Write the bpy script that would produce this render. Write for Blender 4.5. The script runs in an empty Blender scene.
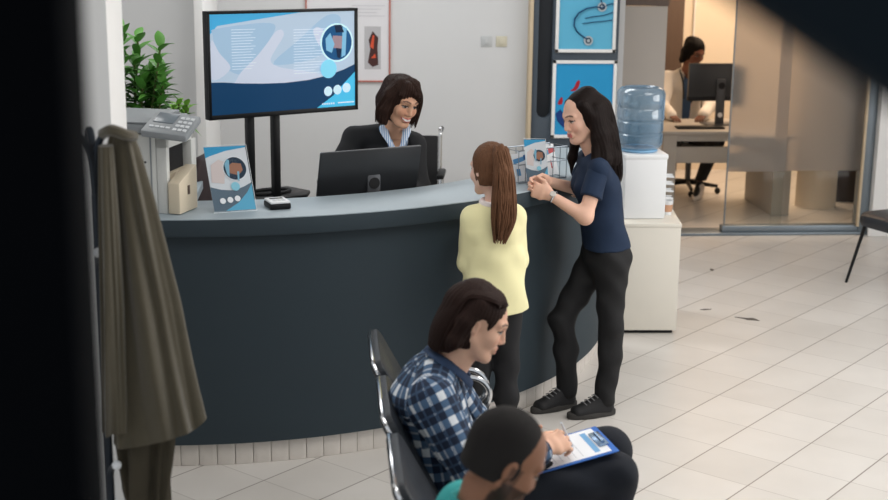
import bpy, bmesh, math, random
import numpy as np
from mathutils import Vector, Matrix
random.seed(7)
C = bpy.context.scene.collection
SC = bpy.context.scene
PI = math.pi

# ------------------------------------------------------------------ camera
FPX = 1330.36
cd = bpy.data.cameras.new('camera')
cam = bpy.data.objects.new('camera', cd)
C.objects.link(cam)
SC.camera = cam
cd.sensor_width = 36.0
cd.lens = FPX / 888 * 36.0
cd.clip_start = 0.05
cd.clip_end = 200
_R = ((0.9963577418627285, -0.084520155930023, 0.011295728031825995),
      (-0.008276292135036618, -0.22769443851832696, -0.9736974610505664),
      (0.0848690356885237, 0.9700575168047452, -0.22756463009859787))
CAMZ = 2.3396
cam.matrix_world = Matrix(((_R[0][0], -_R[1][0], -_R[2][0], 0.0),
                           (_R[0][1], -_R[1][1], -_R[2][1], 0.0),
                           (_R[0][2], -_R[1][2], -_R[2][2], CAMZ),
                           (0, 0, 0, 1)))
cd.dof.use_dof = True
cd.dof.focus_distance = 6.3
cd.dof.aperture_fstop = 2.8

# ------------------------------------------------------------------ world, lamps, exposure
SC.view_settings.view_transform = 'Standard'
SC.view_settings.look = 'None'
SC.view_settings.gamma = 1.0
SC.view_settings.use_curve_mapping = False
SC.view_settings.exposure = 0.25
SC.cycles.use_denoising = True
SC.cycles.max_bounces = 8
SC.cycles.sample_clamp_indirect = 6.0
w = bpy.data.worlds.new('daylight')
SC.world = w
w.use_nodes = True
w.node_tree.nodes['Background'].inputs[0].default_value = (0.92, 0.96, 1.0, 1)
w.node_tree.nodes['Background'].inputs[1].default_value = 0.55

def area(name, loc, target, sx, sy, power, col=(1, 1, 1), spread=PI):
    l = bpy.data.lights.new(name, 'AREA')
    l.shape = 'RECTANGLE'
    l.size = sx
    l.size_y = sy
    l.energy = power
    l.color = col
    l.spread = spread
    o = bpy.data.objects.new(name, l)
    C.objects.link(o)
    o.location = loc
    d = Vector(target) - Vector(loc)
    o.rotation_euler = d.to_track_quat('-Z', 'Y').to_euler()
    return o

# ceiling panel lamps of the waiting room with one added for the alcove, the daylight side on the right, the warm lamp of the office
area('unseen_ceiling_lamp', (3.0, 5.5, 2.95), (3.0, 5.5, 0), 1.8, 2.6, 52, (1.0, 0.97, 0.93))
area('unseen_ceiling_lamp', (0.4, 8.6, 2.95), (0.4, 8.6, 0), 2.4, 0.8, 26, (0.97, 0.99, 1.0))
area('unseen_ceiling_lamp', (0.8, 4.2, 2.95), (0.8, 4.2, 0), 1.4, 1.4, 22, (1.0, 0.98, 0.95))
area('unseen_ceiling_lamp', (-1.7, 6.9, 2.95), (-1.5, 7.0, 0), 1.2, 1.2, 20, (1.0, 0.99, 0.97))  # added lamp, lightens the dim alcove wall and the copier
area('window_daylight', (6.8, 5.2, 1.9), (0.6, 5.8, 0.8), 4.0, 2.0, 78, (1.0, 0.97, 0.94))
area('office_lamp', (4.2, 12.2, 2.75), (4.0, 12.3, 0), 1.6, 1.2, 62, (1.0, 0.74, 0.52))

# ------------------------------------------------------------------ materials
_mats = {}
def mat(name, col, rough=0.5, metal=0.0, var=0.0, vscale=8.0, bump=0.0, bscale=60.0, spec=0.5, emit=0.0, coat=0.0, attr=None, stretch=None, trans=0.0, ior=1.45, sheen=0.0):
    if name in _mats:
        return _mats[name]
    m = bpy.data.materials.new(name)
    m.use_nodes = True
    nt = m.node_tree
    b = nt.nodes['Principled BSDF']
    b.inputs['Roughness'].default_value = rough
    b.inputs['Metallic'].default_value = metal
    b.inputs['Specular IOR Level'].default_value = spec
    b.inputs['Coat Weight'].default_value = coat
    b.inputs['Transmission Weight'].default_value = trans
    b.inputs['IOR'].default_value = ior
    b.inputs['Sheen Weight'].default_value = sheen
    b.inputs['Base Color'].default_value = (*col, 1)
    tc = nt.nodes.new('ShaderNodeTexCoord')
    src = tc.outputs['Object']
    if stretch:
        mp = nt.nodes.new('ShaderNodeMapping')
        mp.inputs['Scale'].default_value = stretch
        nt.links.new(src, mp.inputs['Vector'])
        src = mp.outputs['Vector']
    csrc = None
    if attr:
        a = nt.nodes.new('ShaderNodeAttribute')
        a.attribute_name = attr
        csrc = a.outputs['Color']
        nt.links.new(csrc, b.inputs['Base Color'])
    if var:
        n = nt.nodes.new('ShaderNodeTexNoise')
        n.inputs['Scale'].default_value = vscale
        n.inputs['Detail'].default_value = 4
        nt.links.new(src, n.inputs['Vector'])
        r = nt.nodes.new('ShaderNodeMapRange')
        r.inputs[3].default_value = 1 - var
        r.inputs[4].default_value = 1 + var
        nt.links.new(n.outputs[0], r.inputs[0])
        mx = nt.nodes.new('ShaderNodeMix')
        mx.data_type = 'RGBA'
        mx.blend_type = 'MULTIPLY'
        mx.inputs[0].default_value = 1
        mx.inputs[6].default_value = (*col, 1)
        if csrc:
            nt.links.new(csrc, mx.inputs[6])
        nt.links.new(r.outputs[0], mx.inputs[7])
        nt.links.new(mx.outputs[2], b.inputs['Base Color'])
    if bump:
        n2 = nt.nodes.new('ShaderNodeTexNoise')
        n2.inputs['Scale'].default_value = bscale
        n2.inputs['Detail'].default_value = 3
        nt.links.new(src, n2.inputs['Vector'])
        bp = nt.nodes.new('ShaderNodeBump')
        bp.inputs['Strength'].default_value = bump
        bp.inputs['Distance'].default_value = 0.01
        nt.links.new(n2.outputs[0], bp.inputs['Height'])
        nt.links.new(bp.outputs[0], b.inputs['Normal'])
    if emit:
        b.inputs['Emission Color'].default_value = (*col, 1)
        b.inputs['Emission Strength'].default_value = emit
    _mats[name] = m
    return m

def srgb(r, g, b):
    f = lambda c: (c / 255 / 12.92) if c / 255 <= 0.04045 else ((c / 255 + 0.055) / 1.055) ** 2.4
    return (f(r), f(g), f(b))

def thin_glass(name, tint, refl=0.12, rough=0.03, cover=0.0, cover_col=(1, 1, 1)):
    """a thin clear sheet: transparent with a glossy share, and an optional milky share"""
    if name in _mats:
        return _mats[name]
    m = bpy.data.materials.new(name)
    m.use_nodes = True
    nt = m.node_tree
    nt.nodes.remove(nt.nodes['Principled BSDF'])
    out = nt.nodes['Material Output']
    tr = nt.nodes.new('ShaderNodeBsdfTransparent')
    tr.inputs[0].default_value = (*tint, 1)
    gl = nt.nodes.new('ShaderNodeBsdfGlossy')
    gl.inputs['Roughness'].default_value = rough
    lw = nt.nodes.new('ShaderNodeLayerWeight')
    lw.inputs[0].default_value = 0.35
    mr = nt.nodes.new('ShaderNodeMapRange')
    mr.inputs[3].default_value = refl * 0.4
    mr.inputs[4].default_value = min(1, refl * 4)
    nt.links.new(lw.outputs['Facing'], mr.inputs[0])
    mx = nt.nodes.new('ShaderNodeMixShader')
    nt.links.new(mr.outputs[0], mx.inputs[0])
    nt.links.new(tr.outputs[0], mx.inputs[1])
    nt.links.new(gl.outputs[0], mx.inputs[2])
    last = mx.outputs[0]
    if cover:
        df = nt.nodes.new('ShaderNodeBsdfDiffuse')
        df.inputs[0].default_value = (*cover_col, 1)
        m2 = nt.nodes.new('ShaderNodeMixShader')
        m2.inputs[0].default_value = cover
        nt.links.new(last, m2.inputs[1])
        nt.links.new(df.outputs[0], m2.inputs[2])
        last = m2.outputs[0]
    nt.links.new(last, out.inputs[0])
    _mats[name] = m
    return m

# ------------------------------------------------------------------ mesh helpers
def V3(*a):
    return np.array(a if len(a) > 1 else a[0], dtype=float)

def unit(v):
    v = np.asarray(v, float)
    return v / (np.linalg.norm(v) + 1e-12)

def frame_z(ang, origin=(0, 0, 0)):
    c, s = math.cos(ang), math.sin(ang)
    return Matrix(((c, -s, 0, origin[0]), (s, c, 0, origin[1]), (0, 0, 1, origin[2]), (0, 0, 0, 1)))

class MB:
    """collects shapes into one bmesh"""
    def __init__(s, M=None):
        s.bm = bmesh.new()
        s.M = M or Matrix.Identity(4)
    def _add(s, bm2, M=None):
        me = bpy.data.meshes.new('tmp')
        bm2.to_mesh(me)
        bm2.free()
        me.transform(s.M @ (M or Matrix.Identity(4)))
        s.bm.from_mesh(me)
        bpy.data.meshes.remove(me)
        return s
    def box(s, lo, hi, bev=0.0, seg=2, M=None):
        b = bmesh.new()
        bmesh.ops.create_cube(b, size=1)
        lo, hi = Vector(lo), Vector(hi)
        for v in b.verts:
            v.co = Vector(((lo[i] + hi[i]) / 2 + v.co[i] * (hi[i] - lo[i]) for i in range(3)))
        if bev:
            bmesh.ops.bevel(b, geom=list(b.edges), offset=bev, segments=seg, affect='EDGES', profile=0.5)
        return s._add(b, M)
    def prism(s, pts, z0, z1, bev=0.0, M=None):
        """a polygon in xy pulled from z0 to z1"""
        b = bmesh.new()
        vs = [b.verts.new((p[0], p[1], z0)) for p in pts]
        f = b.faces.new(vs)
        r = bmesh.ops.extrude_face_region(b, geom=[f])
        for e in r['geom']:
            if isinstance(e, bmesh.types.BMVert):
                e.co.z = z1
        bmesh.ops.recalc_face_normals(b, faces=list(b.faces))
        if bev:
            bmesh.ops.bevel(b, geom=list(b.edges), offset=bev, segments=2, affect='EDGES', profile=0.5)
        return s._add(b, M)
    def lathe(s, prof, n=32, M=None, cap=True):
        b = bmesh.new()
        rings = []
        for r, z in prof:
            rings.append([b.verts.new((r * math.cos(2 * PI * i / n), r * math.sin(2 * PI * i / n), z)) for i in range(n)])
        for a, c in zip(rings, rings[1:]):
            for i in range(n):
                b.faces.new((a[i], a[(i + 1) % n], c[(i + 1) % n], c[i]))
        if cap:
            b.faces.new(list(reversed(rings[0])))
            b.faces.new(rings[-1])
        return s._add(b, M)
    def tube(s, pts, r, n=10, closed=False, cap=True, flat=None):
        """swept circle along a polyline; r a number or a list; flat squashes it along its second axis"""
        pts = [Vector(p) for p in pts]
        m = len(pts)
        rs = r if isinstance(r, (list, tuple)) else [r] * m
        b = bmesh.new()
        rings = []
        nrm = None
        for i in range(m):
            if closed:
                t = (pts[(i + 1) % m] - pts[i - 1]).normalized()
            else:
                t = (pts[min(i + 1, m - 1)] - pts[max(i - 1, 0)])
                t = t.normalized() if t.length > 1e-9 else Vector((0, 0, 1))
            if nrm is None:
                ref = Vector((0, 0, 1)) if abs(t.z) < 0.9 else Vector((1, 0, 0))
                nrm = t.cross(ref).normalized()
            nrm = (nrm - t * nrm.dot(t)).normalized()
            bn = t.cross(nrm)
            fl = flat or 1.0
            rings.append([b.verts.new(pts[i] + rs[i] * (math.cos(2 * PI * k / n) * nrm + fl * math.sin(2 * PI * k / n) * bn)) for k in range(n)])
        pairs = list(zip(rings, rings[1:])) + ([(rings[-1], rings[0])] if closed else [])
        for a, c in pairs:
            for i in range(n):
                b.faces.new((a[i], a[(i + 1) % n], c[(i + 1) % n], c[i]))
        if cap and not closed:
            b.faces.new(list(reversed(rings[0])))
            b.faces.new(rings[-1])
        return s._add(b)
    def ball(s, c, r, M=None, u=16, v=10):
        b = bmesh.new()
        bmesh.ops.create_uvsphere(b, u_segments=u, v_segments=v, radius=1)
        rr = (r, r, r) if not hasattr(r, '__len__') else r
        for q in b.verts:
            q.co = Vector((c[i] + q.co[i] * rr[i] for i in range(3)))
        return s._add(b, M)
    def poly(s, pts):
        b = bmesh.new()
        b.faces.new([b.verts.new(p) for p in pts])
        return s._add(b)
    def raw(s, V, F):
        me = bpy.data.meshes.new('tmp')
        me.from_pydata([tuple(v) for v in V], [], [tuple(int(i) for i in f) for f in F])
        me.transform(s.M)
        s.bm.from_mesh(me)
        bpy.data.meshes.remove(me)
        return s
    def build(s, name, m, parent=None, smooth=True, ang=40):
        me = bpy.data.meshes.new(name)
        bmesh.ops.recalc_face_normals(s.bm, faces=list(s.bm.faces))
        if smooth:
            for f in s.bm.faces:
                f.smooth = True
            for e in s.bm.edges:
                if len(e.link_faces) == 2 and e.calc_face_angle(0) > math.radians(ang):
                    e.smooth = False
        s.bm.to_mesh(me)
        s.bm.free()
        me.materials.append(m)
        return link(name, me, parent)

def smooth_path(p, n=6):
    """Catmull-Rom through the points"""
    p = [V3(q) for q in p]
    q = [p[0]] + p + [p[-1]]
    out = []
    for i in range(1, len(q) - 2):
        for k in range(n):
            t = k / n
            out.append(tuple(0.5 * (2 * q[i] + (q[i + 1] - q[i - 1]) * t + (2 * q[i - 1] - 5 * q[i] + 4 * q[i + 1] - q[i + 2]) * t * t + (3 * q[i] - q[i - 1] - 3 * q[i + 1] + q[i + 2]) * t ** 3)))
    out.append(tuple(p[-1]))
    return out

def round_poly(p, n=5):
    """a closed smooth outline through 2D points"""
    q = [V3(x) for x in p]
    m = len(q)
    out = []
    for i in range(m):
        a, b, c, d = q[i - 1], q[i], q[(i + 1) % m], q[(i + 2) % m]
        for k in range(n):
            t = k / n
            out.append(tuple(0.5 * (2 * b + (c - a) * t + (2 * a - 5 * b + 4 * c - d) * t * t + (3 * b - a - 3 * c + d) * t ** 3)))
    return out

def link(name, me, parent=None):
    o = bpy.data.objects.new(name, me)
    C.objects.link(o)
    if parent is not None:
        adopt(o, parent)
    return o

def world_of(p):
    """world matrix of a parent whose chain is unrotated empties or meshes at the origin"""
    t = Matrix.Translation(p.location)
    return t if p.parent is None else world_of(p.parent) @ p.matrix_parent_inverse @ t

def adopt(o, parent):
    o.parent = parent
    o.matrix_parent_inverse = world_of(parent).inverted()

def thing(name, label, cat, loc=(0, 0, 0), group=None):
    o = bpy.data.objects.new(name, None)
    o.empty_display_size = 0.1
    C.objects.link(o)
    o.location = loc
    return tag(o, label, cat, group)

def tag(o, label=None, cat=None, group=None, kind=None):
    for k, v in (('label', label), ('category', cat), ('group', group), ('kind', kind)):
        if v:
            o[k] = v
    return o

def struct(o):
    o['kind'] = 'structure'
    return o

def dup(root, delta, label=None):
    """a copy of a thing with copies of its parts and sub-parts"""
    r = root.copy()
    C.objects.link(r)
    r.location = Vector(root.location) + Vector(delta)
    if label:
        r['label'] = label
    for ch in list(root.children):
        c = ch.copy()
        C.objects.link(c)
        c.parent = r
        for g in list(ch.children):
            d = g.copy()
            C.objects.link(d)
            d.parent = c
    return r

# ------------------------------------------------------------------ signed distance modelling for bodies, clothes and hair
def _basis(a, b, side):
    d = unit(b - a)
    s = side - d * np.dot(side, d)
    s = unit(s)
    return d, s, np.cross(d, s)

class SDF:
    def __init__(s, lo, hi, h):
        s.lo = V3(lo)
        s.h = h
        s.n = np.ceil((V3(hi) - s.lo) / h).astype(int) + 1
        s.D = np.full(tuple(s.n), 9.0, dtype=np.float32)
    def _win(s, lo, hi):
        a = np.clip(np.floor((lo - s.lo) / s.h).astype(int), 0, s.n)
        b = np.clip(np.ceil((hi - s.lo) / s.h).astype(int) + 1, 0, s.n)
        sl = tuple(slice(int(a[i]), int(b[i])) for i in range(3))
        g = [(s.lo[i] + s.h * np.arange(a[i], b[i])).astype(np.float32) for i in range(3)]
        return sl, g[0][:, None, None], g[1][None, :, None], g[2][None, None, :]
    def _op(s, lo, hi, fn, k, op):
        pad = k + 3 * s.h
        sl, X, Y, Z = s._win(lo - pad, hi + pad)
        if 0 in s.D[sl].shape:
            return
        d = fn(X, Y, Z).astype(np.float32)
        D = s.D[sl]
        if op == 'u':
            hh = np.maximum(k - np.abs(D - d), 0) / max(k, 1e-6)
            s.D[sl] = np.minimum(D, d) - hh * hh * k * 0.25
        else:
            hh = np.maximum(k - np.abs(D + d), 0) / max(k, 1e-6)
            s.D[sl] = np.maximum(D, -d) + hh * hh * k * 0.25
    def caps(s, a, b, ra, rb=None, k=0.02, op='u'):
        a, b = V3(a), V3(b)
        rb = ra if rb is None else rb
        ab = b - a
        L2 = max(float(ab @ ab), 1e-12)
        def fn(X, Y, Z):
            px, py, pz = X - a[0], Y - a[1], Z - a[2]
            t = np.clip((px * ab[0] + py * ab[1] + pz * ab[2]) / L2, 0, 1)
            return np.sqrt((px - t * ab[0]) ** 2 + (py - t * ab[1]) ** 2 + (pz - t * ab[2]) ** 2) - (ra + (rb - ra) * t)
        R = max(ra, rb)
        s._op(np.minimum(a, b) - R, np.maximum(a, b) + R, fn, k, op)
    def chain(s, pts, rs, k=0.02, op='u'):
        for i in range(len(pts) - 1):
            s.caps(pts[i], pts[i + 1], rs[i], rs[i + 1], k, op)
    def ecaps(s, a, b, wa, wb, side, k=0.03, op='u', off=0.0):
        """capsule with an elliptical section: wa, wb are (half width along side, half depth)"""
        a, b, side = V3(a), V3(b), V3(side)
        d, sd, pp = _basis(a, b, side)
        L = float(np.linalg.norm(b - a))
        wa = (wa[0] + off, wa[1] + off)
        wb = (wb[0] + off, wb[1] + off)
        def fn(X, Y, Z):
            px, py, pz = X - a[0], Y - a[1], Z - a[2]
            ax = px * d[0] + py * d[1] + pz * d[2]
            u = px * sd[0] + py * sd[1] + pz * sd[2]
            v = px * pp[0] + py * pp[1] + pz * pp[2]
            t = np.clip(ax / L, 0, 1)
            W = wa[0] + (wb[0] - wa[0]) * t
            T = wa[1] + (wb[1] - wa[1]) * t
            e = ax - t * L
            m = np.minimum(W, T)
            q0 = np.sqrt((u / W) ** 2 + (v / T) ** 2 + (e / m) ** 2) + 1e-9
            q1 = np.sqrt((u / W ** 2) ** 2 + (v / T ** 2) ** 2 + (e / m ** 2) ** 2) + 1e-9
            return np.where(q0 < 0.3, -m * 0.7, q0 * (q0 - 1) / q1)
        R = max(*wa, *wb)
        s._op(np.minimum(a, b) - R, np.maximum(a, b) + R, fn, k, op)
    def ell(s, c, r, axes=None, k=0.02, op='u'):
        c = V3(c)
        A = np.eye(3) if axes is None else np.array(axes, float)
        def fn(X, Y, Z):
            px, py, pz = X - c[0], Y - c[1], Z - c[2]
            q = [(px * A[i][0] + py * A[i][1] + pz * A[i][2]) for i in range(3)]
            q0 = np.sqrt(sum((q[i] / r[i]) ** 2 for i in range(3))) + 1e-9
            q1 = np.sqrt(sum((q[i] / r[i] ** 2) ** 2 for i in range(3))) + 1e-9
            return np.where(q0 < 0.25, -min(r) * 0.75, q0 * (q0 - 1) / q1)
        R = max(r)
        s._op(c - R, c + R, fn, k, op)
    def _full(s):
        g = [(s.lo[i] + s.h * np.arange(s.n[i])).astype(np.float32) for i in range(3)]
        return g[0][:, None, None], g[1][None, :, None], g[2][None, None, :]
    def cut(s, p, n, k=0.004):
        """removes what lies on the side n points to"""
        X, Y, Z = s._full()
        n = unit(n)
        d = (X - p[0]) * n[0] + (Y - p[1]) * n[1] + (Z - p[2]) * n[2]
        s.D = np.maximum(s.D, d.astype(np.float32))
    def ripple(s, fn):
        X, Y, Z = s._full()
        s.D = s.D + fn(X, Y, Z).astype(np.float32)
    def mesh(s):
        D, h = s.D, s.h
        S = D < 0
        n = D.shape
        c = np.zeros(tuple(x - 1 for x in n), np.int8)
        offs = [(i, j, k) for i in (0, 1) for j in (0, 1) for k in (0, 1)]
        for (i, j, k) in offs:
            c += S[i:n[0] - 1 + i, j:n[1] - 1 + j, k:n[2] - 1 + k]
        act = (c > 0) & (c < 8)
        ijk = np.argwhere(act)
        idx = np.full(c.shape, -1, np.int64)
        idx[act] = np.arange(len(ijk))
        acc = np.zeros((len(ijk), 3))
        cnt = np.zeros(len(ijk))
        for a in offs:
            for ax in range(3):
                if a[ax]:
                    continue
                b = list(a)
                b[ax] = 1
                d1 = D[ijk[:, 0] + a[0], ijk[:, 1] + a[1], ijk[:, 2] + a[2]]
                d2 = D[ijk[:, 0] + b[0], ijk[:, 1] + b[1], ijk[:, 2] + b[2]]
                cr = (d1 < 0) != (d2 < 0)
                t = np.where(cr, d1 / np.where(cr, d1 - d2, 1), 0)
                p = np.tile(np.array(a, float), (len(ijk), 1))
                p[:, ax] += t
                acc += p * cr[:, None]
                cnt += cr
        V = (ijk + acc / np.maximum(cnt, 1)[:, None]) * h + s.lo
        F = []
        for ax in range(3):
            o1, o2 = (ax + 1) % 3, (ax + 2) % 3
            sa = [slice(None)] * 3
            sb = [slice(None)] * 3
            sa[ax] = slice(0, n[ax] - 1)
            sb[ax] = slice(1, n[ax])
            A, B = S[tuple(sa)], S[tuple(sb)]
            e = np.argwhere(A != B)
            e = e[(e[:, o1] > 0) & (e[:, o2] > 0) & (e[:, o1] < n[o1] - 1) & (e[:, o2] < n[o2] - 1)]
            if not len(e):
                continue
            q = []
            for (p1, p2) in ((-1, -1), (0, -1), (0, 0), (-1, 0)):
                r = e.copy()
                r[:, o1] += p1
                r[:, o2] += p2
                q.append(idx[r[:, 0], r[:, 1], r[:, 2]])
            q = np.stack(q, 1)
            flip = ~A[e[:, 0], e[:, 1], e[:, 2]]
            q[flip] = q[flip][:, ::-1]
            F.append(q)
        F = np.concatenate(F) if F else np.zeros((0, 4), int)
        F = F[(F >= 0).all(1)]
        return V, F

def smooth_mesh(V, F, it=1, lam=0.5):
    for _ in range(it):
        acc = np.zeros_like(V)
        cnt = np.zeros(len(V))
        for i in range(4):
            a, b = F[:, i], F[:, (i + 1) % 4]
            np.add.at(acc, a, V[b])
            np.add.at(cnt, a, 1)
        V = V * (1 - lam) + lam * acc / np.maximum(cnt, 1)[:, None]
    return V

def sdf_obj(name, parts, m, parent=None, cols=None, uvs=None):
    """one mesh from a list of (V, F); cols: per-vertex colours; uvs: per-vertex vectors stored as pattern_uv"""
    n = 0
    Vs, Fs = [], []
    for V, F in parts:
        Vs.append(V)
        Fs.append(F + n)
        n += len(V)
    V, F = np.concatenate(Vs), np.concatenate(Fs)
    me = bpy.data.meshes.new(name)
    me.vertices.add(len(V))
    me.vertices.foreach_set('co', V.astype(np.float32).ravel())
    me.loops.add(len(F) * 4)
    me.loops.foreach_set('vertex_index', F.astype(np.int32).ravel())
    me.polygons.add(len(F))
    me.polygons.foreach_set('loop_start', np.arange(0, len(F) * 4, 4, dtype=np.int32))
    me.polygons.foreach_set('use_smooth', np.ones(len(F), dtype=bool))
    me.update(calc_edges=True)
    me.validate()
    if cols is not None:
        a = me.color_attributes.new('tone', 'FLOAT_COLOR', 'POINT')
        a.data.foreach_set('color', np.c_[cols, np.ones(len(cols))].astype(np.float32).ravel())
    if uvs is not None:
        a = me.attributes.new('pattern_uv', 'FLOAT_VECTOR', 'POINT')
        a.data.foreach_set('vector', uvs.astype(np.float32).ravel())
    me.materials.append(m)
    return link(name, me, parent)

# ------------------------------------------------------------------ the room
def xz(y0):
    """drawing plane: x stays x, y becomes height, z comes towards the camera from y0"""
    return Matrix(((1, 0, 0, 0), (0, 0, -1, y0), (0, 1, 0, 0), (0, 0, 0, 1)))

def arc(cx, cy, r, a0, a1, n):
    return [(cx + r * math.cos(math.radians(a0 + (a1 - a0) * i / n)), cy + r * math.sin(math.radians(a0 + (a1 - a0) * i / n))) for i in range(n + 1)]

def floor_mat():
    m = mat('floor_tiles', (0.6, 0.57, 0.53), rough=0.32, spec=0.35)
    nt = m.node_tree
    N, L = nt.nodes, nt.links
    b = N['Principled BSDF']
    tc = N['Texture Coordinate'] if 'Texture Coordinate' in N else N.new('ShaderNodeTexCoord')
    mp = N.new('ShaderNodeMapping')
    mp.inputs['Scale'].default_value = (3.0, 3.0, 1)
    mp.inputs['Rotation'].default_value = (0, 0, math.radians(43.742))
    mp.inputs['Location'].default_value = (10.1503, -19.4405, 0)
    L.new(tc.outputs['Object'], mp.inputs['Vector'])
    sep = N.new('ShaderNodeSeparateXYZ')
    L.new(mp.outputs['Vector'], sep.inputs[0])
    def m1(op, a, bb=None):
        q = N.new('ShaderNodeMath')
        q.operation = op
        for i, x in enumerate((a, bb)):
            if x is None:
                continue
            if isinstance(x, (int, float)):
                q.inputs[i].default_value = x
            else:
                L.new(x, q.inputs[i])
        return q.outputs[0]
    def line(ch, wd):
        f = m1('FRACT', m1('ADD', ch, 0.5))
        d = m1('ABSOLUTE', m1('SUBTRACT', f, 0.5))
        mr = N.new('ShaderNodeMapRange')
        mr.inputs[1].default_value = wd * 0.55
        mr.inputs[2].default_value = wd * 1.2
        mr.inputs[3].default_value = 1
        mr.inputs[4].default_value = 0
        L.new(d, mr.inputs[0])
        return mr.outputs[0]
    gx = line(sep.outputs[0], 0.011)
    ty = m1('DIVIDE', sep.outputs[1], 1.00725)
    gy = m1('MULTIPLY', line(ty, 0.009), 0.42)
    g = m1('MAXIMUM', gx, gy)
    cell = N.new('ShaderNodeCombineXYZ')
    L.new(m1('FLOOR', sep.outputs[0]), cell.inputs[0])
    L.new(m1('FLOOR', ty), cell.inputs[1])
    wn = N.new('ShaderNodeTexWhiteNoise')
    wn.noise_dimensions = '3D'
    L.new(cell.outputs[0], wn.inputs['Vector'])
    no = N.new('ShaderNodeTexNoise')
    no.inputs['Scale'].default_value = 3.2
    no.inputs['Detail'].default_value = 6
    L.new(tc.outputs['Object'], no.inputs['Vector'])
    v = m1('ADD', m1('MULTIPLY', wn.outputs[0], 0.10), m1('MULTIPLY', no.outputs[0], 0.22))
    mr = N.new('ShaderNodeMapRange')
    mr.inputs[1].default_value = 0.03
    mr.inputs[2].default_value = 0.3
    mr.inputs[3].default_value = 0
    mr.inputs[4].default_value = 1
    L.new(v, mr.inputs[0])
    c1 = N.new('ShaderNodeMix')
    c1.data_type = 'RGBA'
    c1.inputs[6].default_value = (*srgb(202, 197, 191), 1)
    c1.inputs[7].default_value = (*srgb(222, 218, 213), 1)
    L.new(mr.outputs[0], c1.inputs[0])
    c2 = N.new('ShaderNodeMix')
    c2.data_type = 'RGBA'
    L.new(g, c2.inputs[0])
    L.new(c1.outputs[2], c2.inputs[6])
    c2.inputs[7].default_value = (*srgb(140, 132, 126), 1)
    L.new(c2.outputs[2], b.inputs['Base Color'])
    return m

WALL = mat('wall_paint', srgb(203, 203, 203), rough=0.8, var=0.02, vscale=2, bump=0.03, bscale=180)
WHITE = mat('white_paint', srgb(232, 231, 229), rough=0.6, var=0.015, vscale=3)
CREAM = mat('office_cream', srgb(233, 220, 200), rough=0.8, var=0.02, vscale=2)
BROWN = mat('brown_veneer', srgb(92, 76, 66), rough=0.5, var=0.12, vscale=6, stretch=(8, 8, 0.6))
TAUPE = mat('taupe_board', srgb(176, 168, 160), rough=0.6, var=0.03, vscale=3)
ALU = mat('grey_aluminium', srgb(128, 138, 146), rough=0.4, metal=0.6, var=0.04)
TAN = mat('tan_edge', srgb(196, 178, 150), rough=0.6, var=0.05)
NEARBLACK = mat('black_jamb', (0.0015, 0.002, 0.003), rough=0.9, var=0.1, spec=0.05)
DARKBLUE = mat('dark_slate_beam', (0.005, 0.009, 0.013), rough=0.8, var=0.1, spec=0.1)
CEIL = mat('ceiling_white', (0.8, 0.8, 0.8), rough=0.9, var=0.02)

def sbox(name, lo, hi, m, bev=0.0):
    return struct(MB().box(lo, hi, bev).build(name, m))

sbox('floor', (-5, -1.5, -0.12), (9, 14.6, 0), floor_mat())
sbox('ceiling', (-5, 2.4, 3.0), (9, 14.6, 3.12), CEIL)
sbox('wall_back', (-0.807, 9.9, 0), (2.2, 10.02, 3.0), WALL)
sbox('wall_alcove', (-5, 8.85, 0), (-0.865, 10.02, 3.0), WALL)
sbox('trim_1', (-0.865, 8.78, 0), (-0.806, 10.02, 3.0), WHITE, 0.004)
sbox('trim_2', (1.472, 9.80, 0), (1.498, 9.9, 3.0), TAN, 0.003)
sbox('wall_left', (-5, 4.25, 0), (-0.686, 4.57, 3.0), WHITE, 0.002)
# blurred things close to the lens: the jamb of the doorway and a sloping stair beam
sbox('trim_4', (-0.62, 0.96, 0), (-0.187, 1.06, 3.0), NEARBLACK, 0.004)
b = MB()
e0, e1 = V3(0.150, 0.6, 2.334), V3(0.300, 0.6, 2.243)
d = unit(e1 - e0)
nv = V3(-d[2], 0, d[0])
nv = nv if nv[2] > 0 else -nv
p = [e0 - d * 0.9, e1 + d * 0.5, e1 + d * 0.5 + nv * 0.2, e0 - d * 0.9 + nv * 0.2]
b.prism([(q[0], q[2]) for q in p], 0, 0.05, bev=0.004, M=xz(0.62))
struct(b.build('stair_beam', DARKBLUE))

# office behind the glass
sbox('wall_partition', (2.03, 10.40, 0), (2.65, 10.45, 1.846), TAUPE, 0.003)
sbox('wall_brown', (2.03, 10.40, 1.85), (2.66, 10.45, 3.0), BROWN)
sbox('door_1', (3.35, 13.52, 0), (3.62, 13.6, 2.6), BROWN, 0.004)
sbox('wall_office_back', (2.0, 13.6, 0), (9, 13.72, 3.0), CREAM)
sbox('wall_office_left', (2.0, 10.62, 0), (2.1, 13.6, 3.0), CREAM)
sbox('trim_5', (3.735, 13.57, 0), (3.75, 13.6, 3.0), WHITE)
sbox('wall_pillar', (4.43, 10.36, 0), (4.60, 10.62, 3.0), WHITE)
sbox('baseboard_pillar', (4.40, 10.34, 0), (4.62, 10.36, 0.16), WHITE, 0.003)
sbox('wall_right', (4.60, 10.5, 0), (9, 10.62, 3.0), mat('dark_wall', srgb(58, 60, 64), rough=0.7, var=0.03))
struct(MB().lathe([(0.18, 0), (0.18, 3.0)], 40, Matrix.Translation((4.42, 11.62, 0))).build('column', CREAM))

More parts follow.
